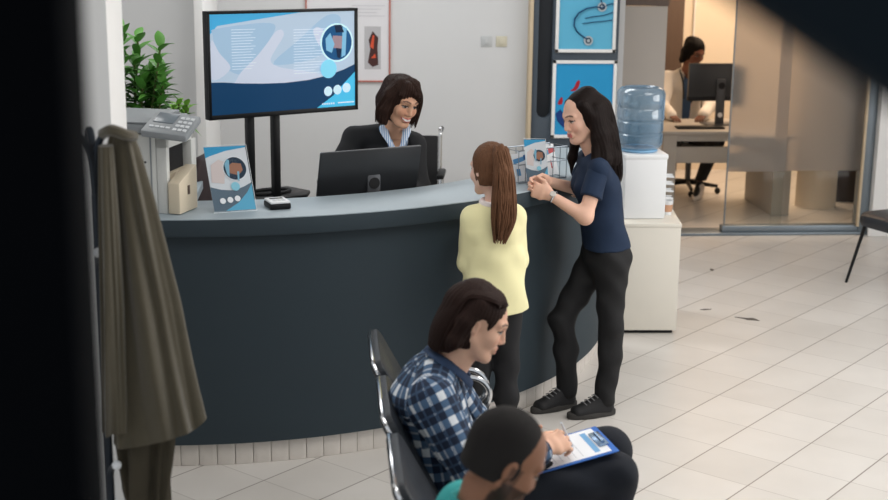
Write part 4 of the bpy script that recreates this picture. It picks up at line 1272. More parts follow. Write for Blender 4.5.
class Head:
    """origin at the middle of the head at eye height; local axes right, forward, up; sizes for a 23 cm head"""
    def __init__(s, c, fwd, up=(0, 0, 1), k=1.0):
        s.c, s.A, s.k = V3(c), head_axes(fwd, up), k
    def w(s, x, y, z):
        return s.c + s.k * (x * s.A[0] + y * s.A[1] + z * s.A[2])
    def loc(s, P):
        return (P - s.c) @ s.A.T / s.k
    def sculpt(s, S, nose=1.0, jaw=1.0):
        k, A = s.k, s.A
        E = lambda c, r, kk=0.02, op='u': S.ell(s.w(*c), [x * k for x in r], A, kk * k, op)
        Cc = lambda a, b, ra, rb, kk=0.012, op='u': S.caps(s.w(*a), s.w(*b), ra * k, rb * k, kk * k, op)
        E((0, -0.022, 0.035), (0.074, 0.094, 0.088))
        E((0, 0.015, 0.03), (0.066, 0.075, 0.078))
        E((0, 0.028, -0.045), (0.056 * jaw, 0.060, 0.072), 0.03)
        for q in (-1, 1):
            Cc((q * 0.056 * jaw, -0.005, -0.045), (q * 0.030 * jaw, 0.055, -0.098), 0.018, 0.016, 0.025)
            E((q * 0.038, 0.058, -0.028), (0.026, 0.026, 0.026), 0.025)
            Cc((q * 0.012, 0.090, 0.026), (q * 0.045, 0.072, 0.028), 0.010, 0.009, 0.016)
        Cc((-0.010, 0.072, -0.104), (0.010, 0.072, -0.104), 0.018, 0.018, 0.025)
        for q in (-1, 1):
            E((q * 0.032, 0.098, 0.006), (0.018, 0.016, 0.011), 0.014, 's')
            E((q * 0.031, 0.0755, 0.004), (0.0145, 0.0135, 0.0125), 0.004)
        Cc((0, 0.086, 0.016), (0, 0.097 + 0.006 * nose, -0.031), 0.0085, 0.0112, 0.014)
        for q in (-1, 1):
            E((q * 0.011, 0.092, -0.036), (0.009, 0.011, 0.008), 0.008)
        E((0, 0.086, -0.066), (0.026, 0.012, 0.014), 0.012)
        Cc((-0.020, 0.089, -0.0605), (0.020, 0.089, -0.0605), 0.0055, 0.0055, 0.004)
        Cc((0, 0.094, -0.0605), (0, 0.0941, -0.0605), 0.0062, 0.0062, 0.006)
        Cc((-0.016, 0.091, -0.0735), (0.016, 0.091, -0.0735), 0.0068, 0.0068, 0.004)
        Cc((-0.022, 0.099, -0.067), (0.022, 0.099, -0.067), 0.0022, 0.0022, 0.003, 's')
        for q in (-1, 1):
            E((q * 0.0755, -0.008, -0.004), (0.009, 0.016, 0.027), 0.006)
            E((q * 0.083, -0.004, 0.0), (0.006, 0.010, 0.016), 0.005, 's')
    def paint(s, P, col, skin, lip, brow, beard=None, iris=(0.03, 0.018, 0.012), smile=False):
        L = s.loc(P)
        x, y, z = L[:, 0], L[:, 1], L[:, 2]
        ax = np.abs(x)
        near = (ax < 0.12) & (np.abs(y) < 0.16) & (z > -0.16) & (z < 0.16)
        def put(mask, c, f=1.0):
            m = mask & near
            col[m] = col[m] * (1 - f) + np.array(c) * f
        put((np.hypot(ax - 0.036, (z + 0.03)) < 0.024) & (y > 0.04), np.array(skin) * np.array((1.05, 0.86, 0.84)), 0.5)
        if beard is not None:
            put((z < -0.035) & (y > -0.01) & ~((ax < 0.026) & (z > -0.078) & (z < -0.055)) & ~((z > -0.052) & (ax < 0.045)) , beard, 0.8)
            put((z < 0.01) & (ax > 0.052) & (y > -0.01) & (y < 0.03), beard, 0.6)
        if smile:
            zc = -0.0675 + 9.0 * ax * ax
            th = 0.0115 * (1 - (ax / 0.036) ** 2) + 0.001
            put((ax < 0.035) & (np.abs(z - zc) < th) & (y > 0.05), lip)
            put((ax < 0.028) & (np.abs(z - zc - 0.0005) < th * 0.48) & (y > 0.05), (0.78, 0.74, 0.69))
        else:
            put((ax < 0.024 - 0.5 * np.abs(z + 0.067)) & (z > -0.080) & (z < -0.0555) & (y > 0.07), lip)
        put((ax > 0.012) & (ax < 0.052) & (np.abs(z - 0.029 - 0.005 * np.sin((ax - 0.012) / 0.04 * PI)) < 0.0038) & (y > 0.045), brow, 0.85)
        eye = ((ax - 0.031) / 0.0150) ** 2 + ((z - 0.004) / 0.0068) ** 2
        put((eye < 1.5) & (z > 0.004) & (y > 0.05), (0.02, 0.014, 0.012))
        put((eye < 1.0) & (z < 0.004) & (y > 0.05), (0.50, 0.46, 0.43))
        put((np.hypot(ax - 0.031, z - 0.002) < 0.0062) & (y > 0.05), iris)

def rot_about(v, ax, ang):
    ax = unit(ax)
    return v * math.cos(ang) + np.cross(ax, v) * math.sin(ang) + ax * np.dot(ax, v) * (1 - math.cos(ang))

def make_hand(wrist, d, n, thumb, curl, k=1.0, h=0.0028, fore=None, thumb_in=0.4, spread=0.05, fore_r=0.027):
    """d: from the wrist along the palm; n: the way the palm faces; thumb: +1 / -1 side; curl: four bends in radians"""
    wrist, d = V3(wrist), unit(d)
    n = unit(V3(n) - d * np.dot(V3(n), d))
    s = np.cross(d, n) * thumb
    S = SDF(wrist - 0.22 * k, wrist + 0.22 * k, h)
    if fore is not None:
        f = unit(V3(fore) - wrist)
        S.caps(wrist - f * 0.0, wrist + f * 0.06, 0.0245 * k, fore_r * k, 0.02)
    S.ecaps(wrist + d * 0.004 * k, wrist + d * 0.045 * k, (0.026 * k, 0.018 * k), (0.038 * k, 0.014 * k), s, 0.012 * k)
    S.ecaps(wrist + d * 0.045 * k, wrist + d * 0.086 * k, (0.038 * k, 0.014 * k), (0.040 * k, 0.0115 * k), s, 0.012 * k)
    S.ell(wrist + (d * 0.030 + s * 0.024 + n * 0.008) * k, (0.028 * k, 0.018 * k, 0.015 * k), [d, s, n], 0.014 * k)
    for i in range(4):
        b = wrist + (d * (0.088 - 0.004 * abs(i - 1.2)) + s * (0.030 - 0.0202 * i)) * k
        dd = unit(d + s * spread * (1.5 - i))
        L = (0.070, 0.079, 0.073, 0.057)[i] * k
        r = (0.0086, 0.0088, 0.0084, 0.0074)[i] * k
        ax = np.cross(dd, n)
        p, acc = b, 0.0
        for j, (fr, bend) in enumerate(((0.46, 0.75), (0.30, 1.0), (0.24, 0.7))):
            acc += curl[i] * bend
            q = p + rot_about(dd, ax, acc) * L * fr
            S.caps(p, q, r * (1 - 0.09 * j), r * (1 - 0.09 * (j + 1)), 0.004 * k)
            p = q
    b = wrist + (d * 0.026 + s * 0.030 + n * 0.006) * k
    t1 = unit(d * 0.75 + s * (0.75 - 0.5 * thumb_in) + n * 0.7 * thumb_in)
    t2 = unit(d * 0.95 + s * (0.30 - 0.7 * thumb_in) + n * 0.6 * thumb_in)
    S.caps(b, b + t1 * 0.036 * k, 0.0125 * k, 0.0100 * k, 0.010 * k)
    S.caps(b + t1 * 0.036 * k, b + t1 * 0.036 * k + t2 * 0.032 * k, 0.0098 * k, 0.0080 * k, 0.004 * k)
    V, F = S.mesh()
    return smooth_mesh(V, F, 1, 0.4), F

SKIN = mat('skin', (0.6, 0.4, 0.3), rough=0.5, attr='tone', var=0.05, vscale=40, spec=0.35)
SKIN.node_tree.nodes['Principled BSDF'].inputs['Subsurface Weight'].default_value = 0.08
SKIN.node_tree.nodes['Principled BSDF'].inputs['Subsurface Radius'].default_value = (0.6, 0.25, 0.12)
SKIN.node_tree.nodes['Principled BSDF'].inputs['Subsurface Scale'].default_value = 0.01

def body_mesh(name_parent, prims, hands, head, neck, skin, lip, brow, beard=None, h=0.006, jaw=1.0, nose=1.0, scalp=None, smile=False):
    """prims: list of ('c'|'e', args); hands: list of (V, F). Returns the person's mesh with its tone attribute"""
    pts = []
    for t, a in prims:
        pts += [V3(a[0]), V3(a[1])]
    pts = np.array(pts)
    S = SDF(pts.min(0) - 0.2, pts.max(0) + 0.2, h)
    for t, a in prims:
        if t == 'c':
            q = 0.013 if a[2] > 0.044 else 0.0        # covered limbs stay well inside the clothes
            S.caps(a[0], a[1], a[2] - q, a[3] - q, k=0.03)
        else:
            S.ecaps(*a[:5], k=0.035, off=-0.012)
    parts = []
    V, F = S.mesh()
    parts.append((smooth_mesh(V, F, 1), F))
    H = SDF(head.c - 0.21, head.c + 0.21, 0.0033)
    head.sculpt(H, nose, jaw)
    H.caps(neck[0], neck[1], neck[2], neck[3], 0.02)
    Vh, Fh = H.mesh()
    parts.append((smooth_mesh(Vh, Fh, 1, 0.35), Fh))
    parts += hands
    P = np.concatenate([p[0] for p in parts])
    col = np.tile(np.array(skin, float), (len(P), 1))
    head.paint(P, col, skin, lip, brow, beard, smile=smile)
    col[P[:, 2] < 0.16] = (0.012, 0.012, 0.014)      # dark socks
    if scalp is not None:
        L = head.loc(P)
        col[(L[:, 2] > 0.055) & (np.abs(L[:, 0]) < 0.1) & (np.linalg.norm(L, axis=1) < 0.16)] = scalp
    o = sdf_obj('person', parts, SKIN, None, cols=col)
    return o

def cloth(name, prims, off, m, parent, h=0.006, cuts=(), subs=(), ripple=None, k=0.03, uv=None, lo=None, hi=None, sm=1):
    pts = np.array([V3(p) for t, a in prims for p in a[:2]])
    S = SDF(pts.min(0) - 0.24, pts.max(0) + 0.24, h)
    for t, a in prims:
        if t == 'c':
            S.caps(a[0], a[1], a[2] + off, a[3] + off, k)
        else:
            S.ecaps(a[0], a[1], a[2], a[3], a[4], k, off=off)
    if ripple is not None:
        S.ripple(ripple)
    for p, n in cuts:
        S.cut(V3(p), V3(n))
    for sub in subs:
        if sub[0] == 'c':
            S.caps(*sub[1], k=0.006, op='s')
        else:
            S.ell(*sub[1], k=0.006, op='s')
    V, F = S.mesh()
    V = smooth_mesh(V, F, sm)
    uvs = None
    if uv:
        best = np.full(len(V), 9.0)
        uvs = np.zeros((len(V), 3))
        for t, a in prims:
            A_, B_ = V3(a[0]), V3(a[1])
            ab = B_ - A_
            L = np.linalg.norm(ab)
            d = ab / L
            ref = V3(a[4]) if t == 'e' else (V3(0, 1, 0.2))
            sd = unit(ref - d * np.dot(ref, d))
            pp = np.cross(d, sd)
            q = V - A_
            ax = q @ d
            tt = np.clip(ax / L, 0, 1)
            r = np.linalg.norm(q - np.outer(tt * L, d), axis=1)
            rad = (np.minimum(*a[2]) if t == 'e' else a[2]) + ((np.minimum(*a[3]) - np.minimum(*a[2])) if t == 'e' else (a[3] - a[2])) * tt
            dist = r - rad
            ang = np.arctan2(q @ pp, q @ sd)
            R = (0.5 * (a[2][0] + a[2][1]) if t == 'e' else a[2]) + off
            mk = dist < best
            best[mk] = dist[mk]
            uvs[mk] = np.stack([ang * R, ax + (a[5] if len(a) > 5 else 0), 0 * ax], 1)[mk]
    return sdf_obj(name, [(V, F)], m, parent, uvs=uvs)

def folds(amp, fx, fy, fz, ph=0.0):
    """soft cloth wrinkles"""
    def fn(X, Y, Z):
        return amp * (np.sin(X * fx + Z * fz + ph + 1.5 * np.sin(Y * fy * 0.5 + Z * 9)) + 0.6 * np.sin(Y * fy - Z * fz * 1.3 + ph * 2 + 1.2 * np.sin(X * 14)) + 0.5 * np.sin(Z * 31 + X * fx * 0.5 + Y * 17 + ph))
    return fn

def strands(b, guide, rad, n, r, seed, wob=0.15, taper=0.25):
    """hair locks that follow a guide line inside a tapering sleeve of radii rad"""
    rn_ = random.Random(seed)
    g = [V3(p) for p in guide]
    for i in range(n):
        a = rn_.uniform(0, 2 * PI)
        q = math.sqrt(rn_.uniform(0.55, 1.05))
        end = rn_.uniform(0.8, 1.0)
        pts, rs = [], []
        for j in range(len(g)):
            t = unit(g[min(j + 1, len(g) - 1)] - g[max(j - 1, 0)])
            s1 = unit(np.cross(t, V3(0.3, 0.8, 0.2)))
            s2 = np.cross(t, s1)
            aa = a + wob * rn_.uniform(-1, 1)
            pts.append(g[j] + rad[j] * q * (math.cos(aa) * s1 + math.sin(aa) * s2))
        if end < 1:
            pts[-1] = pts[-2] + (pts[-1] - pts[-2]) * end
        sp = smooth_path(pts, 4)
        rs = [r * (1 - (1 - taper) * (k / (len(sp) - 1)) ** 2) for k in range(len(sp))]
        b.tube(sp, rs, n=5)

def hair_mat(name, col, var=0.35):
    return mat(name, col, rough=0.5, var=var, vscale=18, bump=0.3, bscale=70, spec=0.12, stretch=(9, 9, 0.8))

def hair_cap(head, lo_z, grow, face=(0.070, 0.080, 0.105), fc=(0, 0.105, -0.03), extra=(), cuts=(), h=0.004, groove=0.0018, freq=46, k=0.02):
    S = SDF(head.c - 0.33, head.c + 0.33, h)
    ears = None
    kk, A = head.k, head.A
    g = grow
    S.ell(head.w(0, -0.022, 0.037), [(0.074 + g) * kk, (0.094 + g) * kk, (0.088 + g) * kk], A, 0.02)
    S.ell(head.w(0, -0.02, -0.02), [(0.070 + g) * kk, (0.080 + g) * kk, (0.085 + g) * kk], A, 0.02)
    for e in extra:
        if e[0] == 'chain':
            S.chain(e[1], e[2], k=k)
        elif e[0] == 'ell':
            S.ell(e[1], e[2], A, k)
        elif e[0] == 'ecaps':
            S.ecaps(*e[1], k=k)
        elif e[0] == 'ears':
            ears = e[1]
    S.ell(head.w(*fc), [x * kk for x in face], A, 0.010, 's')
    if ears:
        for q in (-1, 1):
            S.ell(head.w(q * 0.095, 0.014, -0.012), [0.05 * kk, ears * kk, 0.050 * kk], A, 0.006, 's')
    X, Y, Z = S._full()
    px, py, pz = X - head.c[0], Y - head.c[1], Z - head.c[2]
    lx, ly, lz = [(px * A[i][0] + py * A[i][1] + pz * A[i][2]) / kk for i in range(3)]
    ang = np.arctan2(lx, ly + 0.02)
    S.D += (groove * np.sin(freq * ang + 7 * lz * 4 + 2.2 * np.sin(lz * 30)) + groove * 0.6 * np.sin(freq * 2.1 * ang - lz * 20)).astype(np.float32)
    S.D = np.maximum(S.D, np.where((lz < lo_z), 0.02, -1).astype(np.float32)) if lo_z is not None else S.D
    for p, n in cuts:
        S.cut(V3(p), V3(n))
    V, F = S.mesh()
    return smooth_mesh(V, F, 1), F

def cap_obj(name, cap, b, m, parent):
    """hair: the cap and its locks as one mesh"""
    V, F = cap
    b.raw(V, F)
    return b.build(name, m, parent, smooth=True, ang=70)

def shoe(toe, heel, m_up, m_sole, parent, wd=0.046, up=0.098, z=0.0, lace=None):
    """a trainer: sole, upper and laces"""
    toe, heel = V3(toe), V3(heel)
    d = unit(toe - heel)
    s = V3(-d[1], d[0], 0)
    L = np.linalg.norm(toe - heel)
    o1 = []
    for i in range(28):
        t = 2 * PI * i / 28
        ww = wd * (0.88 if math.cos(t) < 0 else 1.0)
        o1.append((L / 2 * math.cos(t) * 1.0, ww * math.copysign(abs(math.sin(t)) ** 0.75, math.sin(t))))
    c = (toe + heel) / 2
    M = Matrix(((d[0], s[0], 0, c[0]), (d[1], s[1], 0, c[1]), (0, 0, 1, z), (0, 0, 0, 1)))
    sh = MB(M).prism(o1, 0.0, 0.032, 0.008).build('shoe_sole', m_sole, parent)
    S = SDF(c - 0.2 + V3(0, 0, z), c + 0.2 + V3(0, 0, z), 0.005)
    S.ecaps(toe - d * 0.055 + V3(0, 0, z + 0.032), heel + d * 0.05 + V3(0, 0, z + 0.040), (wd * 0.94, 0.032), (wd * 0.84, 0.038), s, 0.02)
    S.caps(toe - d * 0.10 + V3(0, 0, z + 0.045), heel + d * 0.055 + V3(0, 0, z + up), 0.028, 0.040, 0.03)
    S.cut(V3(0, 0, z + 0.02), V3(0, 0, -1))
    V, F = S.mesh()
    u = sdf_obj('shoe_upper', [(smooth_mesh(V, F, 1), F)], m_up, parent)
    b = MB()
    for i in range(4):
        p = toe - d * (0.085 + 0.02 * i) + V3(0, 0, z + 0.078 + 0.011 * i)
        b.tube([tuple(p - s * 0.024 - V3(0, 0, 0.008)), tuple(p + V3(0, 0, 0.004)), tuple(p + s * 0.024 - V3(0, 0, 0.008) - d * 0.012)], 0.003, n=5)
    b.build('laces', lace or mat('lace_grey', srgb(120, 120, 122), rough=0.8), u)

# ---- the woman in blue at the counter
SK_A = srgb(226, 182, 160)
hd = Head((1.232, 6.41, 1.502), (-0.89, -0.36, -0.28), (-0.10, 0, 1), 0.99)
NB = V3(1.318, 6.425, 1.305)
Lsh, Rsh = V3(1.300, 6.285, 1.262), V3(1.305, 6.575, 1.262)
Lel, Lwr = V3(1.225, 6.205, 1.042), V3(1.062, 6.255, 1.138)
Rel, Rwr = V3(1.262, 6.640, 1.095), V3(1.066, 6.350, 1.190)
WAI, CHE, PEL = V3(1.350, 6.42, 1.00), V3(1.322, 6.425, 1.18), V3(1.378, 6.42, 0.84)
LH, RH = V3(1.388, 6.345, 0.80), V3(1.368, 6.495, 0.80)
LK, LA = V3(1.398, 6.32, 0.455), V3(1.372, 6.285, 0.085)
RK, RA = V3(1.165, 6.42, 0.468), V3(1.200, 6.405, 0.085)
SD = (0.0, 1.0, 0.0)
torso = [('e', (PEL, WAI, (0.155, 0.105), (0.122, 0.086), SD)), ('e', (WAI, CHE, (0.122, 0.086), (0.132, 0.092), SD)),
         ('e', (CHE, (Lsh + Rsh) / 2 + V3(0, 0, 0.0), (0.132, 0.092), (0.115, 0.058), SD)),
         ('c', (V3(1.262, 6.375, 1.150), V3(1.268, 6.375, 1.145), 0.046, 0.046)), ('c', (V3(1.262, 6.475, 1.150), V3(1.268, 6.475, 1.145), 0.046, 0.046)),
         ('c', (NB, Lsh, 0.040, 0.040)), ('c', (NB, Rsh, 0.040, 0.040))]
armL = [('c', (Lsh, Lel, 0.043, 0.034)), ('c', (Lel, Lwr, 0.036, 0.024))]
armR = [('c', (Rsh, Rel, 0.043, 0.034)), ('c', (Rel, Rwr, 0.036, 0.024))]
legs = [('c', (LH, LK, 0.082, 0.050)), ('c', (LK, V3(1.398, 6.305, 0.30), 0.047, 0.048)), ('c', (V3(1.398, 6.305, 0.30), LA, 0.048, 0.034)),
        ('c', (RH, RK, 0.082, 0.050)), ('c', (RK, V3(1.192, 6.41, 0.31), 0.047, 0.048)), ('c', (V3(1.192, 6.41, 0.31), RA, 0.048, 0.034))]
feet = [('c', (LA, V3(1.28, 6.27, 0.05), 0.034, 0.026)), ('c', (RA, V3(1.11, 6.36, 0.05), 0.034, 0.026))]
hL = make_hand(Lwr, (-0.93, 0.20, 0.32), (0.25, 0.95, -0.05), -1, (0.80, 0.85, 0.9, 0.95), 0.98, fore=Lel, thumb_in=0.1)
hR = make_hand(Rwr, (-0.93, -0.33, -0.02), (0.30, -0.92, -0.25), 1, (0.60, 0.65, 0.70, 0.75), 0.98, fore=Rel, thumb_in=0.5)
wo = body_mesh('woman', torso + armL + armR + legs + feet, [hL, hR], hd, (V3(1.262, 6.42, 1.40), NB, 0.050, 0.056), SK_A, srgb(190, 110, 104), srgb(58, 42, 36))
tag(wo, 'woman in navy polo shirt and black trousers leaning on the counter with clasped hands', 'person')
NAVY = mat('navy_knit', srgb(18, 38, 64), rough=0.85, var=0.10, vscale=14, bump=0.12, bscale=260)
BLK = mat('black_denim', srgb(22, 22, 24), rough=0.8, var=0.18, vscale=12, bump=0.15, bscale=220)
slL = [('c', (Lsh, Lsh + (Lel - Lsh) * 0.58, 0.046, 0.050))]
slR = [('c', (Rsh, Rsh + (Rel - Rsh) * 0.58, 0.046, 0.050))]
uL, uR = unit(Lel - Lsh), unit(Rel - Rsh)
def sleeve_ok(S):
    return S
cloth('polo_shirt', torso, 0.016, NAVY, wo, cuts=[((1.37, 0, 0.848), (0.06, 0, -1))], subs=[('e', (V3(1.272, 6.42, 1.345), (0.062, 0.055, 0.055)))], ripple=folds(0.0045, 26, 30, 22, 1.0))
for nm, pr_, uu, sh_, el_ in (('sleeve', slL, uL, Lsh, Lel), ('sleeve', slR, uR, Rsh, Rel)):
    cloth(nm, pr_, 0.006, NAVY, wo, cuts=[(sh_ + (el_ - sh_) * 0.60, uu)], ripple=folds(0.002, 30, 30, 30, 2.0))
cl = MB()
for ps in ([(1.335, 6.36, 1.355), (1.285, 6.355, 1.325), (1.245, 6.40, 1.285), (1.232, 6.425, 1.265)], [(1.335, 6.49, 1.355), (1.285, 6.495, 1.325), (1.245, 6.45, 1.285), (1.232, 6.425, 1.265)], [(1.335, 6.36, 1.355), (1.36, 6.42, 1.36), (1.335, 6.49, 1.355)]):
    cl.tube(smooth_path(ps), 0.016, n=8, flat=0.5)
cl.build('collar', NAVY, wo)
cloth('trousers', legs[:1] + [('c', (LK, V3(1.398, 6.305, 0.30), 0.050, 0.048)), ('c', (V3(1.398, 6.305, 0.30), LA, 0.048, 0.042)), legs[3], ('c', (RK, V3(1.192, 6.41, 0.31), 0.050, 0.048)), ('c', (V3(1.192, 6.41, 0.31), RA, 0.048, 0.042))] +
      [('e', (V3(1.38, 6.42, 0.80), V3(1.362, 6.42, 0.92), (0.152, 0.108), (0.130, 0.092), SD)), ('c', (V3(1.412, 6.36, 0.775), V3(1.412, 6.48, 0.775), 0.072, 0.072))],
      0.010, BLK, wo, cuts=[((1.37, 0, 0.91), (0.05, 0, 1)), ((0, 0, 0.050), (0, 0, -1))], ripple=folds(0.0032, 46, 40, 34, 0.3))
SH_B = mat('shoe_black', srgb(26, 26, 28), rough=0.7, var=0.1, bump=0.15, bscale=160)
SOLE = mat('sole_dark', srgb(56, 54, 52), rough=0.8, var=0.05)
shoe((1.175, 6.235, 0), (1.435, 6.30, 0), SH_B, SOLE, wo)
shoe((1.005, 6.320, 0), (1.260, 6.435, 0), SH_B, SOLE, wo)
wt = MB()
wd_ = unit(Lel - Lwr)
wc_ = Lwr + wd_ * 0.015
s1_ = unit(np.cross(wd_, V3(0, 0, 1)))
s2_ = np.cross(wd_, s1_)
wband = wt.tube([tuple(wc_ + 0.0285 * (math.cos(t) * s1_ + math.sin(t) * s2_)) for t in [2 * PI * i / 28 for i in range(28)]], 0.0055, n=8, closed=True).build('watch_band', CHROME, wo)
fc_ = wc_ + unit(V3(-0.2, -0.75, 0.65)) * 0.031
zz_ = unit(V3(-0.2, -0.75, 0.65))
Mw = Matrix.Translation(tuple(fc_)) @ Vector(tuple(zz_)).to_track_quat('Z', 'Y').to_matrix().to_4x4()
MB(Mw).lathe([(0.0155, -0.003), (0.016, 0.002), (0.0135, 0.005)], 24).build('watch_face', mat('watch_pale', srgb(212, 208, 202), rough=0.25, metal=0.3), wband)
HB = hair_mat('hair_black_brown', srgb(26, 18, 16))
bk_g = [(1.258, 6.42, 1.60), (1.305, 6.42, 1.53), (1.340, 6.405, 1.42), (1.375, 6.395, 1.30), (1.400, 6.385, 1.215)]
cap = hair_cap(hd, None, 0.006, groove=0.0008,  extra=[('chain', bk_g, [0.05, 0.074, 0.070, 0.058, 0.030]),
                                      ('chain', [hd.w(-0.066, 0.02, 0.07), hd.w(-0.083, -0.010, 0.0), (1.290, 6.325, 1.40), (1.283, 6.305, 1.29), (1.268, 6.290, 1.20), (1.262, 6.285, 1.145)], [0.022, 0.022, 0.024, 0.020, 0.012, 0.003]),
                                      ('chain', [hd.w(-0.075, -0.045, 0.03), (1.315, 6.335, 1.42), (1.335, 6.325, 1.30), (1.350, 6.32, 1.20)], [0.03, 0.034, 0.032, 0.008]),
                                      ('chain', [hd.w(0.066, 0.02, 0.07), hd.w(0.083, 0.005, 0.0), (1.225, 6.51, 1.38), (1.21, 6.515, 1.28), (1.205, 6.51, 1.20)], [0.02, 0.022, 0.028, 0.022, 0.003])],
               face=(0.064, 0.080, 0.108), fc=(0, 0.105, -0.036))
b = MB()
strands(b, [(1.25, 6.41, 1.60)] + bk_g[1:] + [(1.41, 6.38, 1.17)], [0.04, 0.070, 0.068, 0.058, 0.040, 0.02], 80, 0.0045, 4, wob=0.06)
strands(b, [hd.w(-0.06, 0.0, 0.085), hd.w(-0.083, -0.01, 0.0), (1.290, 6.325, 1.40), (1.283, 6.303, 1.28), (1.262, 6.283, 1.145)], [0.012, 0.018, 0.022, 0.017, 0.004], 22, 0.004, 5)
cap_obj('hair', cap, b, HB, wo)

# ---- the girl with the ponytail
SK_G = srgb(236, 196, 178)
gx, gy = 0.745, 5.875
hg = Head((0.716, 5.895, 1.330), (-0.54, 0.83, -0.12), (0, 0, 1), 0.94)
gsh = (V3(0.643, 5.86, 1.112), V3(0.836, 5.89, 1.112))
gel = (V3(0.622, 5.89, 0.90), V3(0.858, 5.93, 0.90))
gwr = (V3(0.66, 6.00, 1.00), V3(0.82, 6.03, 1.00))
sdg = V3(1, 0.15, 0)
gt = [('e', (V3(gx, gy + .005, 0.74), V3(gx, gy, 0.92), (0.128, 0.092), (0.112, 0.082), sdg)), ('e', (V3(gx, gy, 0.92), V3(gx - .003, gy, 1.08), (0.112, 0.082), (0.118, 0.078), sdg)),
      ('e', (V3(gx - .003, gy, 1.06), V3(gx - .004, gy, 1.125), (0.118, 0.078), (0.09, 0.052), sdg)), ('c', (V3(0.742, 5.875, 1.145), gsh[0], 0.032, 0.034)), ('c', (V3(0.742, 5.875, 1.145), gsh[1], 0.032, 0.034))]
ga = [('c', (gsh[0], gel[0], 0.040, 0.032)), ('c', (gel[0], gwr[0], 0.032, 0.022)), ('c', (gsh[1], gel[1], 0.040, 0.032)), ('c', (gel[1], gwr[1], 0.032, 0.022))]
gl = []
for sx in (-1, 1):
    hx, kx, ax_ = gx + sx * 0.062, gx + sx * 0.066 + 0.005, gx + sx * 0.07 + 0.01
    gl += [('c', (V3(hx, gy, 0.72), V3(kx, gy + .01, 0.40), 0.070, 0.046)), ('c', (V3(kx, gy + .01, 0.40), V3(kx, gy - .005, 0.26), 0.044, 0.045)), ('c', (V3(kx, gy - .005, 0.26), V3(ax_, gy, 0.07), 0.045, 0.030)), ('c', (V3(ax_, gy, 0.06), V3(ax_, gy + .12, 0.035), 0.03, 0.025))]
hgL = make_hand(gwr[0], (0.35, 0.7, 0.5), (0.8, -0.2, -0.2), -1, (0.5,) * 4, 0.78, h=0.0035, fore=gel[0])
hgR = make_hand(gwr[1], (-0.35, 0.7, 0.5), (-0.8, -0.2, -0.2), 1, (0.5,) * 4, 0.78, h=0.0035, fore=gel[1])
gi = body_mesh('girl', gt + ga + gl, [hgL, hgR], hg, (V3(0.738, 5.882, 1.25), V3(0.742, 5.875, 1.12), 0.040, 0.044), SK_G, srgb(206, 128, 120), srgb(128, 86, 58))
tag(gi, 'girl in a yellow sweater with a long ponytail, seen from behind at the counter', 'person')
YEL = mat('yellow_knit', srgb(240, 233, 182), rough=0.9, var=0.05, vscale=12, bump=0.12, bscale=300, sheen=0.2)
cloth('sweater', [('e', (V3(gx + .006, gy, 0.66), V3(gx, gy, 0.92), (0.142, 0.104), (0.126, 0.094), sdg))] + gt[1:] + ga[:1] + [('c', (gel[0], gwr[0], 0.036, 0.030))] + ga[2:3] + [('c', (gel[1], gwr[1], 0.036, 0.030))], 0.014, YEL, gi,
      cuts=[((gx, 0, 0.670), (0.06, 0, -1))], subs=[('e', (V3(0.740, 5.885, 1.185), (0.048, 0.044, 0.045)))], ripple=folds(0.0035, 30, 34, 20, 2.2), k=0.022)
WHC = mat('white_collar', srgb(236, 226, 224), rough=0.8, var=0.03)
MB().tube([(0.738 + 0.052 * math.cos(t), 5.880 + 0.049 * math.sin(t), 1.180 + 0.006 * math.sin(t)) for t in [2 * PI * i / 30 for i in range(30)]], 0.016, n=8, closed=True).build('shirt_collar', WHC, gi)
TIG = mat('black_leggings', srgb(24, 24, 27), rough=0.8, var=0.1)
cloth('leggings', [q for i, q in enumerate(gl) if i % 4 != 3], 0.008, TIG, gi, cuts=[((0, 0, 0.075), (0, 0, -1))], ripple=folds(0.0015, 40, 40, 30, 0.4))
for sx in (-1, 1):
    shoe((gx + sx * 0.07 + 0.01, gy + 0.155, 0), (gx + sx * 0.07 + 0.01, gy - 0.045, 0), SH_B, SOLE, gi, wd=0.038, up=0.06)
HG = hair_mat('hair_auburn', srgb(106, 74, 54), 0.5)
pt = [hg.w(0.004, -0.075, 0.092), (0.752, 5.79, 1.425), (0.763, 5.755, 1.34), (0.766, 5.742, 1.23), (0.764, 5.738, 1.13), (0.752, 5.738, 1.045)]
cap = hair_cap(hg, -0.075, 0.009, face=(0.074, 0.085, 0.115), fc=(0, 0.092, -0.03), groove=0.0013, freq=60)
SP = SDF((0.62, 5.62, 0.98), (0.95, 5.98, 1.56), 0.005)
SP.chain(pt, [0.024, 0.032, 0.040, 0.046, 0.042, 0.012], 0.02)
SP.ripple(lambda X, Y, Z: 0.0035 * np.sin(X * 210 + 3 * np.sin(Z * 14)) + 0.002 * np.sin(X * 400 - Z * 12))
Vp, Fp = SP.mesh()
b = MB()
b.raw(smooth_mesh(Vp, Fp, 1), Fp)
strands(b, pt[:-1] + [(0.748, 5.735, 1.02)], [0.018, 0.032, 0.042, 0.052, 0.054, 0.026], 110, 0.0048, 11, wob=0.22)
hr = cap_obj('hair', cap, b, HG, gi)
MB().tube([tuple(V3(pt[0]) + 0.028 * (math.cos(t) * hg.A[0] + math.sin(t) * unit(hg.A[2] + hg.A[1]))) for t in [2 * PI * i / 24 for i in range(24)]], 0.008, n=8, closed=True).build('hair_tie', mat('tie_brown', srgb(96, 60, 44), rough=0.8), hr)

